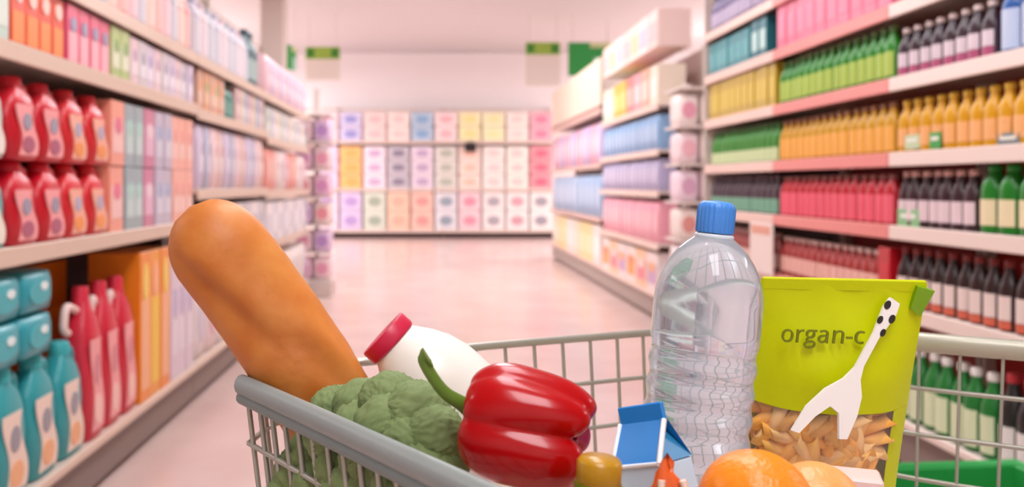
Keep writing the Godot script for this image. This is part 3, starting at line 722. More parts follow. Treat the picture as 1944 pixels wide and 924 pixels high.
func back_side() -> void:
	# four units against the back wall; cream boards, dark plinth
	for i in 4:
		var cx := -3.4 + i * 2.44
		var t := thing("wall_shelving", "white wall shelving unit at aisle end, %s from left" % ordinal(i), "shelving", Vector3(cx, 0, ZB - 0.3), 0.0, "wall shelving units")
		obj("back_panel", cbox(2.43, 3.0, 0.04, 0.004), mat("f6e6e0", 0.6), t, Vector3(0, 0, -0.29))
		obj("plinth", cbox(2.43, 0.16, 0.5, 0.004), mat("3a2420", 0.6), t, Vector3(0, 0.001, 0.0))
		for e in [-1, 1]:
			obj("upright", cbox(0.04, 3.0, 0.05, 0.004), mat("f0dcd4", 0.5), t, Vector3(e * 1.19, 0, -0.24))
		for y in [0.185, 1.12, 2.2]:
			var s := obj("shelf", cbox(2.43, 0.025, 0.56, 0.004), mat("f6e8e0", 0.5), t, Vector3(0, y - 0.025, 0))
			obj("price_rail", cbox(2.43, 0.06, 0.014, 0.003), mat("f0d8cc", 0.4), s, Vector3(0, -0.03, 0.285))
	var w := "back wall"
	var k := {"k": "plain", "w": 0.5, "h": 0.43, "d": 0.36, "name": "parcel", "cat": "pack"}
	row("B", 0.185, -2.65, 2.75, 10, pick([["white and lilac parcel", "f0dce8", "c0a0d0"], ["lilac parcel", "dcc8e4", "b89cd0"], ["sage parcel", "dce0d0", "a4b09c"], ["peach parcel", "f8ccb4", "f4b49c"], ["apricot parcel", "f8c8b8", "e89c94"], ["blue-grey parcel", "e4e0e4", "98a4b0"], ["pink parcel", "f8d4d8", "ec98a8"], ["white parcel with grey badge", "f8ece8", "b0a8b0"], ["white parcel with rose badge", "f8ece8", "d8a4ac"], ["pearl parcel", "f4ece8", "a8a0a8"]], k), "lower shelf, " + w, "parcels on the lower back shelf", 2)
	k = {"k": "plain", "w": 0.5, "h": 0.32, "d": 0.36, "name": "parcel", "cat": "pack"}
	row("B", 1.12, -2.65, 2.75, 10, pick([["violet parcel", "e8d0e8", "b890cc"], ["orange parcel", "f8c080", "f8ac60"], ["white and violet parcel", "f6e4ec", "ccaccc"], ["grey parcel", "c8c0c8", "8c8494"], ["mauve parcel", "e8d8e4", "bca4c0"], ["sage grey parcel", "e0dcd4", "b4b8a8"], ["peach white parcel", "f8e0d4", "f4c4b0"], ["white parcel", "f8ece6", "e0d0cc"], ["ivory parcel", "f8eee4", "dcccc8"], ["rose red parcel", "f4a0a8", "e46c80"]], k), "middle shelf, " + w, "parcels on the middle back shelf", 3)
	k = {"k": "plain", "w": 0.5, "h": 0.33, "d": 0.36, "name": "parcel", "cat": "pack"}
	row("B", 2.2, -2.65, 2.75, 10, pick([["pink white parcel", "f8dce0", "f0b4c4"], ["periwinkle parcel", "d4cce8", "9494cc"], ["blush parcel", "f8dcd8", "f0c0c0"], ["pale blush parcel", "f8e4de", "f4ccc8"], ["steel blue parcel", "b4c8dc", "88acd0"], ["rosy white parcel", "f8e0e0", "f0b8bc"], ["cream yellow parcel", "f8ecbc", "f8e498"], ["pale yellow parcel", "f8f0c8", "f4e8a8"], ["off-white parcel", "f8ece4", "f0d8d0"], ["bright pink parcel", "f8b8c4", "f08ca4"]], k), "upper shelf, " + w, "parcels on the upper back shelf", 2)
	var cmr := thing("black_box", "small black box hanging under the upper back shelf", "box", Vector3(0.87, 1.96, ZB + 0.06))
	obj("housing", cbox(0.26, 0.2, 0.1, 0.02), mat("1c1210", 0.5), cmr)
	obj("mount", cbox(0.06, 0.03, 0.06, 0.004), mat("2a201e", 0.5), cmr, Vector3(0, 0.2, 0))

# ---------------------------------------------------------------- cart
var rim_pts := []

func rim_at(x: float, z: float) -> Vector3:
	return Vector3(x, RIM, -z)

func cart() -> void:
	var plastic := mat("8c9490", 0.4)
	var wire := mat("a9a89c", 0.35, 0.5)
	var pipe := mat("b4b2a0", 0.35, 0.3)
	var near := [rim_at(-0.19, 0.886), rim_at(-0.09, 0.745), rim_at(0.021, 0.586), rim_at(0.13, 0.43)]
	var far := [rim_at(-0.19, 0.886), rim_at(-0.172, 0.965), rim_at(-0.12, 1.0), rim_at(-0.066, 1.005), rim_at(0.045, 1.086), rim_at(0.287, 1.194), rim_at(0.43, 1.262)]
	var right := [rim_at(0.43, 1.262), rim_at(0.5, 1.235), rim_at(0.615, 1.13), rim_at(0.75, 1.04), rim_at(0.92, 0.9)]
	var close := [rim_at(0.13, 0.43), rim_at(0.25, 0.36), rim_at(0.55, 0.52), rim_at(0.86, 0.74), rim_at(0.92, 0.9)]
	var mid := Vector3(0.36, 0, -0.82)
	var t := thing("shopping_cart", "grey wire shopping cart filled with groceries", "cart", Vector3(mid.x, 0, mid.z))
	var loc := func(p: Vector3) -> Vector3: return p - Vector3(mid.x, 0, mid.z)
	var sides := [[near, 0.027, 0.0105, plastic, 0.8], [far, 0.042, 0.005, wire, 1.0], [right, 0.045, 0.0125, pipe, 0.85], [close, 0.05, 0.0105, plastic, 0.8]]
	var rings := {}
	for s in sides:
		var path := []
		for p in smooth_path(s[0], 8):
			path.append(loc.call(p))
		obj("rim_bar", tube(path, s[2], 12, s[4]), s[3], t)
		if s[3] == plastic:      # the darker lip under the plastic rim
			var lip := []
			for p in path:
				lip.append(p + Vector3(0, -0.0125, 0))
			obj("rim_lip", tube(lip, 0.0068, 10, 0.95), mat("76827e", 0.45), t)
		# upright wires at even steps along this side
		var run := 0.0
		var next := 0.012
		for i in path.size() - 1:
			var a: Vector3 = path[i]
			var b: Vector3 = path[i + 1]
			var l := a.distance_to(b)
			while next < run + l:
				var p := a.lerp(b, (next - run) / l)
				var q := Vector3(p.x * 0.95, 0.80, p.z * 0.95)
				obj("upright_wire", tube([p + Vector3(0, -0.002, 0), q], 0.0022 if s[1] > 0.03 else 0.0026, 6), wire, t)
				next += s[1]
			run += l
		for yy in [0.962, 0.905, 0.85, 0.80]:
			var lvl := []
			var k := lerpf(0.95, 1.0, (yy - 0.80) / (RIM - 0.80))
			for p in path:
				lvl.append(Vector3(p.x * k, yy, p.z * k))
			obj("level_wire", tube(lvl, 0.003 if yy > 0.81 else 0.004, 6), wire, t)
	# floor grid of the basket
	for i in 13:
		var f := -0.42 + i * 0.07
		var hw := 0.30 - absf(f) * 0.35
		var u := Vector3(0.84, 0, -0.54)
		var v := Vector3(0.57, 0, 0.82)
		var c := u * f + Vector3(0, 0.797, 0)
		obj("floor_wire", tube([c - v * hw, c + v * hw * 0.9], 0.0025, 6), wire, t)
	for e in [-0.16, 0.0, 0.16]:
		var u := Vector3(0.84, 0, -0.54)
		var v := Vector3(0.57, 0, 0.82)
		obj("floor_bar", tube([v * e - u * 0.4 + Vector3(0, 0.791, 0), v * e + u * 0.4 + Vector3(0, 0.791, 0)], 0.005, 6), pipe, t)
	# frame and castors
	for sx in [-1, 1]:
		var v: Vector3 = Vector3(0.57, 0, 0.82) * (0.16 * sx)
		var u := Vector3(0.84, 0, -0.54)
		var leg := [v - u * 0.3 + Vector3(0, 0.79, 0), v - u * 0.34 + Vector3(0, 0.45, 0), v - u * 0.36 + Vector3(0, 0.2, 0), v - u * 0.3 + Vector3(0, 0.16, 0), v + u * 0.3 + Vector3(0, 0.16, 0), v + u * 0.36 + Vector3(0, 0.2, 0), v + u * 0.34 + Vector3(0, 0.45, 0), v + u * 0.3 + Vector3(0, 0.79, 0)]
		obj("frame_tube", tube(leg, 0.012, 10), pipe, t)
		for e in [-1, 1]:
			var hub: Vector3 = v + u * (0.29 * e) + Vector3(0, 0.062, 0)
			obj("castor_fork", cbox(0.05, 0.075, 0.045, 0.006), pipe, t, hub + Vector3(0, 0.02, 0))
			var wh := obj("wheel", lathe([[0.03, -0.014], [0.058, -0.012], [0.061, -0.006], [0.061, 0.006], [0.058, 0.012], [0.03, 0.014]], 20), mat("3a3a3c", 0.6), t, hub)
			wh.rotation.x = PI / 2

# ---------------------------------------------------------------- groceries
func groceries() -> void:
	bread()
	jar()
	broccoli()
	cream_box()
	pepper()
	water()
	pasta_bag()
	milk_carton()
	oil_bottle()
	oranges()

func along(a: Vector3, b: Vector3) -> Basis:      # y axis from a to b
	var y := (b - a).normalized()
	var x := y.cross(Vector3.BACK).normalized()
	return Basis(x, y, x.cross(y))

func bread() -> void:
	var top := px(398, 447, 0.91)
	var bot := px(662, 838, 0.925)
	var path := smooth_path([bot, px(572, 690, 0.905), px(480, 555, 0.91), top], 12)
	var ax := (top - bot).normalized()
	var t := thing("bread_loaf", "long golden brown bread loaf standing in the cart's corner", "bread", bot)
	var rings := []
	var tones := []
	var n := 64
	var steps := 60
	var noise := FastNoiseLite.new()
	noise.seed = 5
	noise.frequency = 18.0
	var length := bot.distance_to(top) + 0.046
	var side := ax.cross(Vector3.BACK).normalized()
	var fore := side.cross(ax).normalized()
	for i in steps + 1:
		var s := float(i) / steps
		var d := s * length - 0.01
		var c := bot + ax * d
		# follow the bend of the path a little
		var f := clampf(d / bot.distance_to(top), 0.0, 1.0) * (path.size() - 1)
		var on: Vector3 = (path[int(f)] as Vector3).lerp(path[mini(int(f) + 1, path.size() - 1)], f - int(f))
		c += (on - c) - ax * (on - c).dot(ax)
		var r := 0.0505
		if s > 0.78:
			r *= sqrt(maxf(0.0, 1.0 - pow((s - 0.78) / 0.22, 2.4)))
		elif s < 0.16:
			r *= sqrt(maxf(0.0, 1.0 - pow((0.16 - s) / 0.16, 2.2)))
		var ring := PackedVector3Array()
		var tone := PackedColorArray()
		for j in n:
			var a := TAU * j / n
			var k := 1.0
			var dark := 0.0
			for g in [[0.66, 0.24, 1.9], [0.3, 0.2, 0.9]]:        # slashes with raised lips
				var lat := wrapf(a - g[2] - (s - g[0]) * 1.6, -PI, PI)
				var lon: float = (s - g[0]) / g[1]
				var env_: float = exp(-pow(absf(lon), 4.0))
				k += env_ * (0.035 * exp(-pow((lat + 0.45) / 0.25, 2.0)) - 0.085 * exp(-pow(lat / 0.24, 2.0)))
				dark = maxf(dark, env_ * exp(-pow((lat + 0.05) / 0.28, 2.0)))
			var dirv := side * cos(a) + fore * sin(a)
			k += noise.get_noise_3dv(c * 1.2 + dirv * 0.05) * 0.02
			ring.append(c + dirv * r * k - bot)
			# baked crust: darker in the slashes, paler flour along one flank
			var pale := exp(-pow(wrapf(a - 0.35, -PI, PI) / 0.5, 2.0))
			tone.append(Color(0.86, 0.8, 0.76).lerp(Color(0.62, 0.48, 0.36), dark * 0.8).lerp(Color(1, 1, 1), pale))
		rings.append(ring)
		tones.append(tone)
	var st := begin()
	skin(st, rings, true, [], tones)
	var m := StandardMaterial3D.new()
	m.albedo_texture = noise_tex(0.012, Color("cc701e"), Color("e29848"), 21, 256)
	m.uv1_triplanar = true
	m.uv1_scale = Vector3(5, 5, 5)
	m.vertex_color_use_as_albedo = true
	m.roughness = 0.5
	m.heightmap_enabled = false
	m.normal_enabled = true
	var nt := noise_tex(0.05, Color.BLACK, Color.WHITE, 8, 256)
	nt.color_ramp = null
	nt.as_normal_map = true
	nt.bump_strength = 3.0
	m.normal_texture = nt
	m.normal_scale = 0.2
	obj("crust", done(st), m, t)

func jar() -> void:
	var c := px(737, 642, 0.93)
	var e := px(1000, 888, 0.925)
	var t := thing("plastic_jar", "white plastic bottle with flat red lid lying behind the pepper", "bottle", c)
	t.basis = along(e, c)
	var m := mat("f4efe4", 0.3)
	obj("body", lathe([[0.04, -0.21], [0.05, -0.205], [0.053, -0.195], [0.053, -0.08], [0.052, -0.065], [0.047, -0.045], [0.039, -0.028], [0.03, -0.014], [0.0255, -0.007], [0.0255, 0.0]], 32), m, t)
	obj("lid", lathe([[0.0285, -0.008], [0.0295, -0.006], [0.0295, -0.006], [0.0295, 0.0065], [0.0285, 0.0085], [0.0285, 0.0085], [0.0, 0.009]], 32), mat("cc1440", 0.35), t)

func broccoli() -> void:
	var t := thing("broccoli", "green broccoli head behind the cart's near rim", "vegetable", px(735, 900, 0.77) + Vector3(0, -0.06, 0))
	var base := t.position
	var noise := FastNoiseLite.new()
	noise.noise_type = FastNoiseLite.TYPE_CELLULAR
	noise.seed = 3
	noise.frequency = 1.0
	var m := StandardMaterial3D.new()
	m.albedo_texture = noise_tex(0.03, Color("46602c"), Color("a8b47c"), 31, 256)
	m.uv1_triplanar = true
	m.uv1_scale = Vector3(9, 9, 9)
	m.roughness = 0.75
	m.normal_enabled = true
	var nt := noise_tex(0.06, Color.BLACK, Color.WHITE, 41, 256, FastNoiseLite.TYPE_CELLULAR)
	nt.color_ramp = null
	nt.as_normal_map = true
	nt.bump_strength = 8.0
	m.normal_texture = nt
	m.normal_scale = 0.8
	var stalk := mat("a8b878", 0.6)
	obj("stalk", tube([px(735, 900, 0.77) - base + Vector3(0.0, -0.135, 0.0), px(735, 900, 0.77) - base + Vector3(0, -0.04, 0), px(735, 870, 0.77) - base], [0.02, 0.024, 0.04], 14), stalk, t)
	var spots := [[640, 782, 0.80, 0.022], [688, 774, 0.775, 0.023], [742, 765, 0.75, 0.024], [792, 784, 0.72, 0.024], [822, 825, 0.70, 0.022], [842, 876, 0.70, 0.018], [690, 815, 0.755, 0.024], [740, 810, 0.725, 0.025], [782, 838, 0.705, 0.023], [800, 888, 0.69, 0.022], [745, 862, 0.72, 0.024], [702, 862, 0.74, 0.023], [640, 830, 0.785, 0.024], [655, 880, 0.775, 0.024], [600, 860, 0.825, 0.023], [570, 895, 0.845, 0.022], [612, 918, 0.805, 0.024], [690, 910, 0.745, 0.023], [560, 940, 0.845, 0.024], [760, 918, 0.71, 0.023], [665, 940, 0.76, 0.024]]
	var shapes := []
	for v in 4:
		var rings := []
		for i in 37:
			var ph := PI * i / 36.0
			var ring := PackedVector3Array()
			for j in 60:
				var a := TAU * j / 60
				var dv := Vector3(sin(ph) * cos(a), -cos(ph), sin(ph) * sin(a))
				var bump := noise.get_noise_3dv(dv * 7.5 + Vector3(v * 9, 0, 0))
				var big := noise.get_noise_3dv(dv * 1.5 + Vector3(v * 5, 7, 0))
				ring.append(dv * (1.0 - 0.30 * bump - 0.22 * big))
			rings.append(ring)
		var st := begin()
		skin(st, rings, false)
		shapes.append(done(st))
	for i in spots.size():
		var s: Array = spots[i]
		var o := obj("floret", shapes[i % 4], m, t, px(s[0], s[1], s[2]) - base)
		var r: float = s[3] * 0.92
		o.basis = Basis.from_euler(Vector3(i * 1.3, i * 2.1, i * 0.7)).scaled(Vector3(r, r * 0.95, r))

func cream_box() -> void:
	var t := thing("cream_carton", "plain cream cardboard box underneath the red pepper", "box", px(1040, 1010, 0.67) + Vector3(0, -0.155, 0), 0.0)
	obj("body", cbox(0.085, 0.18, 0.09, 0.003), mat("ecd9bc", 0.7), t)

func pepper() -> void:
	var a := px(868, 778, 0.675)        # stem end
	var b := px(1150, 846, 0.645)       # blossom end
	var t := thing("bell_pepper", "glossy red bell pepper with curved green stem", "vegetable", a)
	t.basis = along(a, b)
	var length := a.distance_to(b)
	var seg := 84
	var steps := 48
	var rings := []
	for i in steps + 1:
		var s := 0.5 - 0.5 * cos(PI * i / steps)
		var ring := PackedVector3Array()
		var rr := 0.0435 * (1.04 - 0.14 * s) * pow(maxf(0.0, 1.0 - pow(absf(2.0 * s - 1.0), 3.0)), 0.46)
		for j in seg:
			var th := TAU * j / seg
			var dip := 0.0
			for g in [[97.0, 0.30, 1.1], [158.0, 0.22, 0.5], [232.0, 0.3, 1.0], [318.0, 0.3, 1.0]]:      # grooves between the lobes
				var d := absf(wrapf(th - deg_to_rad(g[0] + 10.0 * (s - 0.4)), -PI, PI))
				dip += g[2] * exp(-pow(d / (g[1] * (0.75 + 0.5 * s)), 1.25))
			var deep := lerpf(0.12, 0.36, smoothstep(0.1, 1.0, s))
			var r := rr * (1.0 - deep * dip) * (1.0 + 0.04 * sin(th * 2.0 + 1.0))
			var q := s * length
			var edge := clampf(r / 0.04, 0.0, 1.0)
			if s < 0.5:      # the shoulder rises round the stem
				q += 0.016 * (1.0 - smoothstep(0.0, 0.8, edge)) * (1.0 - smoothstep(0.0, 0.3, s))
			else:            # and the lobes round the blossom end
				q -= 0.020 * (1.0 - smoothstep(0.0, 0.8, edge)) * smoothstep(0.7, 1.0, s)
				q -= 0.006 * dip * smoothstep(0.6, 1.0, s)
			ring.append(Vector3(cos(th) * r, q, sin(th) * r))
		rings.append(ring)
	var st := begin()
	skin(st, rings, false)
	var m := mat("b00006", 0.22, 0.0, 0.35)
	m.clearcoat_enabled = true
	m.clearcoat = 0.22
	m.clearcoat_roughness = 0.08
	obj("flesh", done(st), m, t)
	var inv := t.transform.affine_inverse()
	var stem := []
	for p in smooth_path([px(905, 790, 0.672), px(880, 768, 0.668), px(845, 745, 0.664), px(818, 710, 0.662), px(806, 684, 0.662), px(812, 677, 0.662)], 6):
		stem.append(inv * p)
	var rad := []
	for i in stem.size():
		var s := float(i) / (stem.size() - 1)
		rad.append(0.0075 - 0.003 * sin(PI * clampf(s * 0.9, 0, 1)) + (0.0015 if s > 0.88 else 0.0))
	obj("stem", tube(stem, rad, 12), mat("5c7c20", 0.45), t)

func water() -> void:
	var top := px(1362, 383, 0.80)
	var low := px(1312, 905, 0.80)
	var t := thing("water_bottle", "clear ribbed plastic water bottle with blue cap", "bottle", top)
	t.basis = along(low, top)
	var prof := []
	var h := 0.39
	# ribs from the shoulder down
	for i in 100:
		var y := -h + 0.004 + i * (h - 0.09 - 0.004) / 99.0
		var r := 0.0475
		var k := (y + h) / (h - 0.09)
		r -= 0.0022 * (0.5 + 0.5 * cos(TAU * y / 0.0225)) if k > 0.06 and k < 0.9 else 0.0
		if k < 0.03:
			r -= 0.006 * (1.0 - k / 0.03)
		prof.append([r, y])
	for p in [[0.0472, -0.085], [0.0455, -0.075], [0.042, -0.064], [0.037, -0.054], [0.031, -0.045], [0.024, -0.038], [0.0165, -0.032], [0.0135, -0.027], [0.0135, -0.02]]:
		prof.append(p)
	var m := StandardMaterial3D.new()
	m.resource_name = "clear_plastic"
	m.albedo_color = Color(0.90, 0.95, 0.985, 0.26)
	m.refraction_enabled = true
	m.refraction_scale = 0.033
	m.roughness = 0.07
	m.metallic_specular = 0.6
	obj("body", lathe(prof, 48), m, t)
	var cap := []
	var st := begin()
	var rings := []
	for p in [[0.0158, -0.028], [0.0162, -0.026], [0.0162, -0.006], [0.0150, -0.002], [0.012, 0.0], [0.0, 0.0012]]:
		var ring := PackedVector3Array()
		for j in 72:
			var a := TAU * j / 72
			var r: float = p[0] + (0.0006 * signf(sin(a * 24.0)) if p[1] < -0.003 else 0.0)
			ring.append(Vector3(cos(a) * r, p[1], sin(a) * r))
		rings.append(ring)
	skin(st, rings)
	obj("cap", done(st), mat("4a94ea", 0.4), t)
	obj("neck_ring", lathe([[0.0168, -0.0335], [0.0172, -0.032], [0.0172, -0.03], [0.016, -0.029]], 32), mat("d8e4ec", 0.3), t)

func bag_point(u: float, v: float, sgn: float) -> Vector3:
	# u across -1..1, v up 0..1
	var w := 0.077 * (1.0 - 0.03 * sin(v * PI))
	var th := 0.026 * (1.0 - pow(absf(u), 2.6)) * (1.0 - smoothstep(0.7, 1.0, v)) + 0.0015
	if v < 0.12:
		th *= 0.75 + 0.25 * v / 0.12
	var wr := 0.0012 * sin(u * 9.0 + v * 23.0) * (1.0 - absf(u))
	return Vector3(u * w, v * 0.32 + 0.004 * u * u * (1.0 if v > 0.9 else 0.0), sgn * (th + wr * signf(sgn)))

func bag_sheet(u0: float, u1: float, v0: float, v1: float, sgn: float, off := 0.0) -> ArrayMesh:
	var st := begin()
	st.set_smooth_group(1)
	var nu := 14
	var nv := 18
	for i in nu:
		for j in nv:
			var p := []
			for e in [[0, 0], [1, 0], [1, 1], [0, 1]]:
				p.append(bag_point(lerpf(u0, u1, float(i + e[0]) / nu), lerpf(v0, v1, float(j + e[1]) / nv), sgn) + Vector3(0, 0, off))
			for q in ([p[0], p[2], p[1], p[0], p[3], p[2]] if sgn > 0 else [p[0], p[1], p[2], p[0], p[2], p[3]]):
				st.add_vertex(q)
	return done(st)

func pasta_bag() -> void:
	var foot := px(1551, 945, 0.90)
	var head := px(1601, 540, 0.845)
	var t := thing("pasta_bag", "lime green pasta bag with clear window of orange penne", "bag", Vector3.ZERO)
	var y := (head - foot).normalized()
	var z := Vector3(-0.05, 0.0, 1.0).normalized()
	z = (z - y * z.dot(y)).normalized()
	var x := y.cross(z)
	t.basis = Basis(x, y, z)
	t.position = head - y * 0.32
	var green := mat("d0dc00", 0.4, 0.0, 0.35)
	obj("back_sheet", bag_sheet(-1, 1, 0, 1, -1.0), green, t)
	obj("header_sheet", bag_sheet(-1, 1, 0.62, 1, 1.0), green, t)
	obj("side_strip", bag_sheet(0.74, 1, 0, 0.62, 1.0), green, t)
	var film := StandardMaterial3D.new()
	film.resource_name = "clear_film"
	film.albedo_color = Color(1, 0.98, 0.94, 0.05)
	film.transparency = BaseMaterial3D.TRANSPARENCY_ALPHA
	film.roughness = 0.12
	obj("window_film", bag_sheet(-1, 0.74, 0, 0.62, 1.0), film, t)
	obj("top_seal", cbox(0.152, 0.012, 0.004, 0.001), green, t, Vector3(0, 0.314, 0))
	obj("folded_corner", extrude(PackedVector2Array([Vector2(0.066, 0.322), Vector2(0.082, 0.318), Vector2(0.072, 0.292), Vector2(0.062, 0.3)]), 0.006), mat("7cae10", 0.3), t, Vector3(0, 0, 0.001))
	# lettering and the pale oval round it
	var tm := TextMesh.new()
	tm.text = "organ-c"
	var f := SystemFont.new()
	f.font_names = PackedStringArray(["Droid Sans"])
	tm.font = f
	tm.font_size = 32
	tm.pixel_size = 0.00072
	tm.depth = 0.002
	tm.curve_step = 1.0
	obj("lettering", tm, mat("7c8400", 0.5), t, Vector3(-0.0225, 0.277, 0.0215))
	# penne
	var pm := [mat("ffc466", 0.5), mat("ffb650", 0.5), mat("ffd08c", 0.5)]
	var shapes := []
	var n := 10
	var rings := []
	for ring_def in [[0.0064, -0.017], [0.0064, 0.017], [0.0048, 0.0168], [0.0048, -0.0168], [0.0064, -0.017]]:
		var ring := PackedVector3Array()
		for j in n:
			var a := TAU * j / n
			ring.append(Vector3(cos(a) * ring_def[0], ring_def[1] + cos(a) * 0.004, sin(a) * ring_def[0]))
		rings.append(ring)
	var st := begin()
	skin(st, rings, false, [])
	var penne := done(st)
	for i in 130:
		var u := rng.randf_range(-0.86, 0.56)
		var v := rng.randf_range(0.1, 0.6)
		if i < 110:
			u = -0.88 + 1.46 * ((i % 10) + 0.5 + rng.randf_range(-0.3, 0.3)) / 10.0
			v = 0.06 + 0.54 * ((i / 10) + 0.5 + rng.randf_range(-0.3, 0.3)) / 11.0
		var p := bag_point(u, v, 1.0)
		p.z = maxf(p.z - rng.randf_range(0.008, 0.0105), -0.01)
		var o := obj("penne", penne, pm[i % 3], t, p)
		o.rotation = Vector3(rng.randf_range(-0.15, 0.15), 0, rng.randf_range(-1.4, 1.4))
	var deep := begin()
	for i in 170:
		var u := rng.randf_range(-0.85, 0.68)
		var v := rng.randf_range(0.04, 0.6)
		var p := bag_point(u, v, 1.0)
		p.z = maxf(p.z - 0.019, -0.012)
		deep.append_from(penne, 0, Transform3D(Basis.from_euler(Vector3(0, 0, rng.randf_range(-1.5, 1.5))), p))
	var dm := obj("deeper_penne", deep.commit(), mat("eca030", 0.5), t)
	dm.set_meta("kind", "stuff")
	# the fork on the front of the bag
	var k := 0.84 / F
	var a := px(1696, 570, 0.838)
	var b := px(1550, 840, 0.815)
	var fk := thing("plastic_fork", "white plastic fork with black-patched grip on the pasta bag", "fork", a)
	var fy := (a - b).normalized()
	var fz := z
	fz = (fz - fy * fz.dot(fy)).normalized()
	fk.basis = Basis(fy.cross(fz), fy, fz)
	var poly := PackedVector2Array()
	for p in [[-11, 0], [11, 0], [15, -22], [11, -55], [7, -75], [7, -140], [14, -165], [32, -190], [42, -225], [46, -272], [32, -280], [8, -240], [-14, -238], [-30, -270], [-42, -312], [-57, -316], [-54, -262], [-38, -215], [-16, -180], [-7, -150], [-7, -75], [-10, -55], [-14, -22]]:
		poly.append(Vector2(p[0], p[1]) * k)
	obj("fork_body", extrude(poly, 0.003), mat("fffcf6", 0.35), fk)
	for p in [[-10, -16, 6, 9], [11, -34, 6, 9], [-9, -48, 5, 8], [8, -66, 5, 8]]:
		obj("black_patch", extrude(ellipse(p[0] * k, p[1] * k, p[2] * k, p[3] * k, 12), 0.0012), mat("2a2420", 0.4), fk, Vector3(0, 0, 0.0025))

func milk_carton() -> void:
	# gable-top carton leaning to the left
	var t := thing("milk_carton", "small blue and white gable-top carton between pepper and bottle", "carton", px(1284, 1092, 0.66))
	t.rotation = Vector3(-0.05, -0.85, 0.3)
	var w := 0.022
	var h := 0.082
	obj("body", cbox(w * 2, h, w * 2, 0.002), mat("c8e2f4", 0.35), t)
	var blue := mat("1a86d8", 0.3)
	var r := 0.03
	var front := begin()
	front.set_smooth_group(-1)
	var pts := [Vector3(-w, h, w), Vector3(w, h, w), Vector3(w * 0.95, h + r, 0.002), Vector3(-w * 0.95, h + r, 0.002)]
	for q in [pts[0], pts[3], pts[2], pts[0], pts[2], pts[1]]:
		front.add_vertex(q)
	obj("front_slope", done(front), blue, t)
	var back := begin()
	back.set_smooth_group(-1)
	var pb := [Vector3(w, h, -w), Vector3(-w, h, -w), Vector3(-w * 0.95, h + r, -0.002), Vector3(w * 0.95, h + r, -0.002)]
	for q in [pb[0], pb[3], pb[2], pb[0], pb[2], pb[1]]:
		back.add_vertex(q)
	obj("back_slope", done(back), blue, t)
	for e in [-1.0, 1.0]:
		var g := begin()
		g.set_smooth_group(-1)
		var apex := Vector3(e * w * 0.55, h + r * 0.92, 0)
		var p0 := Vector3(e * w, h, e * w)
		var p1 := Vector3(e * w, h, -e * w)
		var tri := [p0, apex, p1]
		if e > 0:
			tri = [p0, apex, p1]
			tri.reverse()
			tri = [p0, p1, apex]
		for q in tri:
			g.add_vertex(q)
		obj("gable_fold", done(g), mat("2c86bc", 0.3), t)
	obj("top_seam", cbox(w * 1.92, 0.014, 0.004, 0.001), blue, t, Vector3(0, h + r - 0.001, 0))
	for e in [-1.0, 1.0]:
		obj("white_edge", tube([Vector3(e * w, h, w), Vector3(e * w * 0.95, h + r, 0.002)], 0.0022, 6), mat("f0f8fc", 0.35), t)
	obj("white_edge", tube([Vector3(-w, h, w), Vector3(w, h, w)], 0.0018, 6), mat("f0f8fc", 0.35), t)
	obj("blue_panel", cbox(w * 1.9, 0.03, 0.002, 0.0005), blue, t, Vector3(0, 0.005, w))

func oil_bottle() -> void:
	var t := thing("oil_bottle", "green glass bottle with golden cap in front of pepper", "bottle", px(1120, 1180, 0.575))
	t.rotation = Vector3(0, 0, -0.06)
	var b := px(1120, 868, 0.575).y - t.position.y
	obj("body", lathe([[0.024, 0.0], [0.026, 0.004], [0.026, b - 0.07], [0.022, b - 0.05], [0.0165, b - 0.03], [0.0152, b - 0.016]], 28), mat("6c7c14", 0.15), t)
	obj("cap", lathe([[0.0135, b - 0.018], [0.0145, b - 0.017], [0.0145, b - 0.003], [0.0125, b], [0.0, b + 0.0005]], 28), mat("b8860c", 0.3), t)

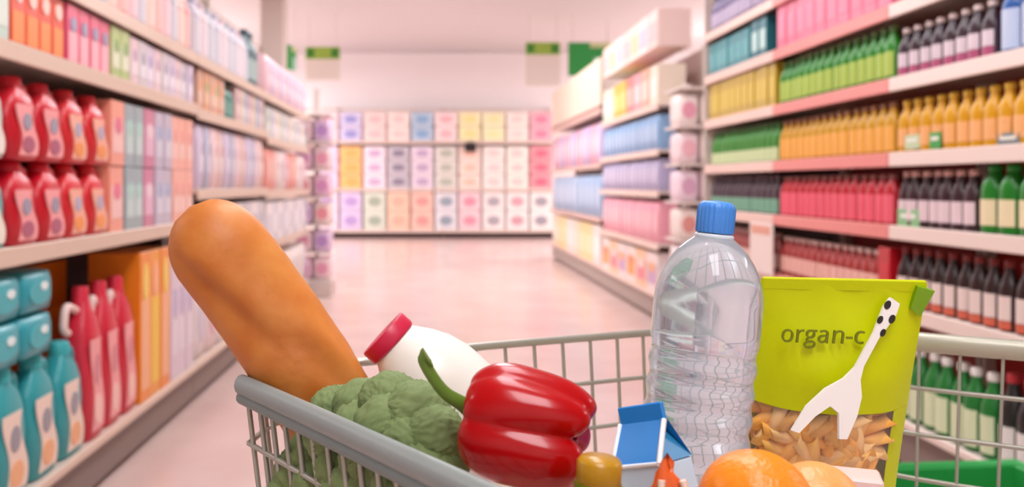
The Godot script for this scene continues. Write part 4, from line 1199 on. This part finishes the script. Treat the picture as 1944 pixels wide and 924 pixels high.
func orange(label: String, c: Vector3, r: float, col: String, tilt: float) -> void:
	var t := thing("orange", label, "fruit", c, 0.0)
	t.rotation = Vector3(-1.1, 0, tilt)
	var prof := []
	for i in 25:
		var ph := PI * i / 24.0
		var rad := r * sin(ph)
		var y := -r * 0.96 * cos(ph)
		if i > 21:
			y -= 0.05 * r * (i - 21) / 3.0
		prof.append([maxf(rad, 0.0002), y])
	var m := StandardMaterial3D.new()
	m.albedo_color = Color(col)
	m.roughness = 0.35
	m.normal_enabled = true
	m.uv1_triplanar = true
	m.uv1_scale = Vector3(14, 14, 14)
	var nt := noise_tex(0.09, Color.BLACK, Color.WHITE, 15, 128, FastNoiseLite.TYPE_CELLULAR)
	nt.color_ramp = null
	nt.as_normal_map = true
	m.normal_texture = nt
	m.normal_scale = 0.25
	obj("peel", lathe(prof, 36), m, t)
	obj("stalk_end", lathe([[0.0035, r * 0.9], [0.003, r * 0.92], [0.0, r * 0.922]], 8), mat("6c7a2c", 0.6), t)

func oranges() -> void:
	orange("large bright orange in front of the water bottle", px(1434, 962, 0.60), 0.0385, "f48c14", -0.3)
	orange("peach-coloured orange beside the pasta bag", px(1545, 968, 0.665), 0.036, "f4a860", 0.4)
	# crinkled packet between the carton and the orange
	var t := thing("snack_packet", "crinkled orange-red packet between carton and large orange", "packet", px(1278, 1004, 0.60))
	var noise := FastNoiseLite.new()
	noise.seed = 12
	noise.frequency = 60.0
	var rings := []
	for i in 17:
		var s := i / 16.0
		var ring := PackedVector3Array()
		for j in 28:
			var a := TAU * j / 28
			var e := Vector3(cos(a), 0, sin(a) * 0.55)
			var rr := 0.027 * pow(maxf(0.0, 1.0 - pow(s, 1.8)), 0.7) * (0.8 + 0.2 * smoothstep(0.0, 0.1, s))
			var p := e * rr + Vector3(-0.004 * s, -0.06 + 0.112 * s, 0)
			ring.append(p + e * noise.get_noise_3dv(p) * 0.013)
		rings.append(ring)
	var st := begin()
	skin(st, rings)
	obj("wrapper", done(st), mat("e8642a", 0.18), t)
	for e in [-1.0, 1.0]:
		obj("pale_stripe", tube([Vector3(e * 0.016, -0.03, 0.014), Vector3(e * 0.013, 0.005, 0.0135), Vector3(e * 0.007 - 0.003, 0.036, 0.009)], 0.0026, 6), mat("f8dcc8", 0.3), t)
	var p := thing("pink_box", "pale pink box corner below the pasta bag window", "box", px(1612, 985, 0.76) + Vector3(0, -0.05, 0), -0.35)
	obj("body", cbox(0.05, 0.09, 0.035, 0.002), mat("f4d4cc", 0.5), p)
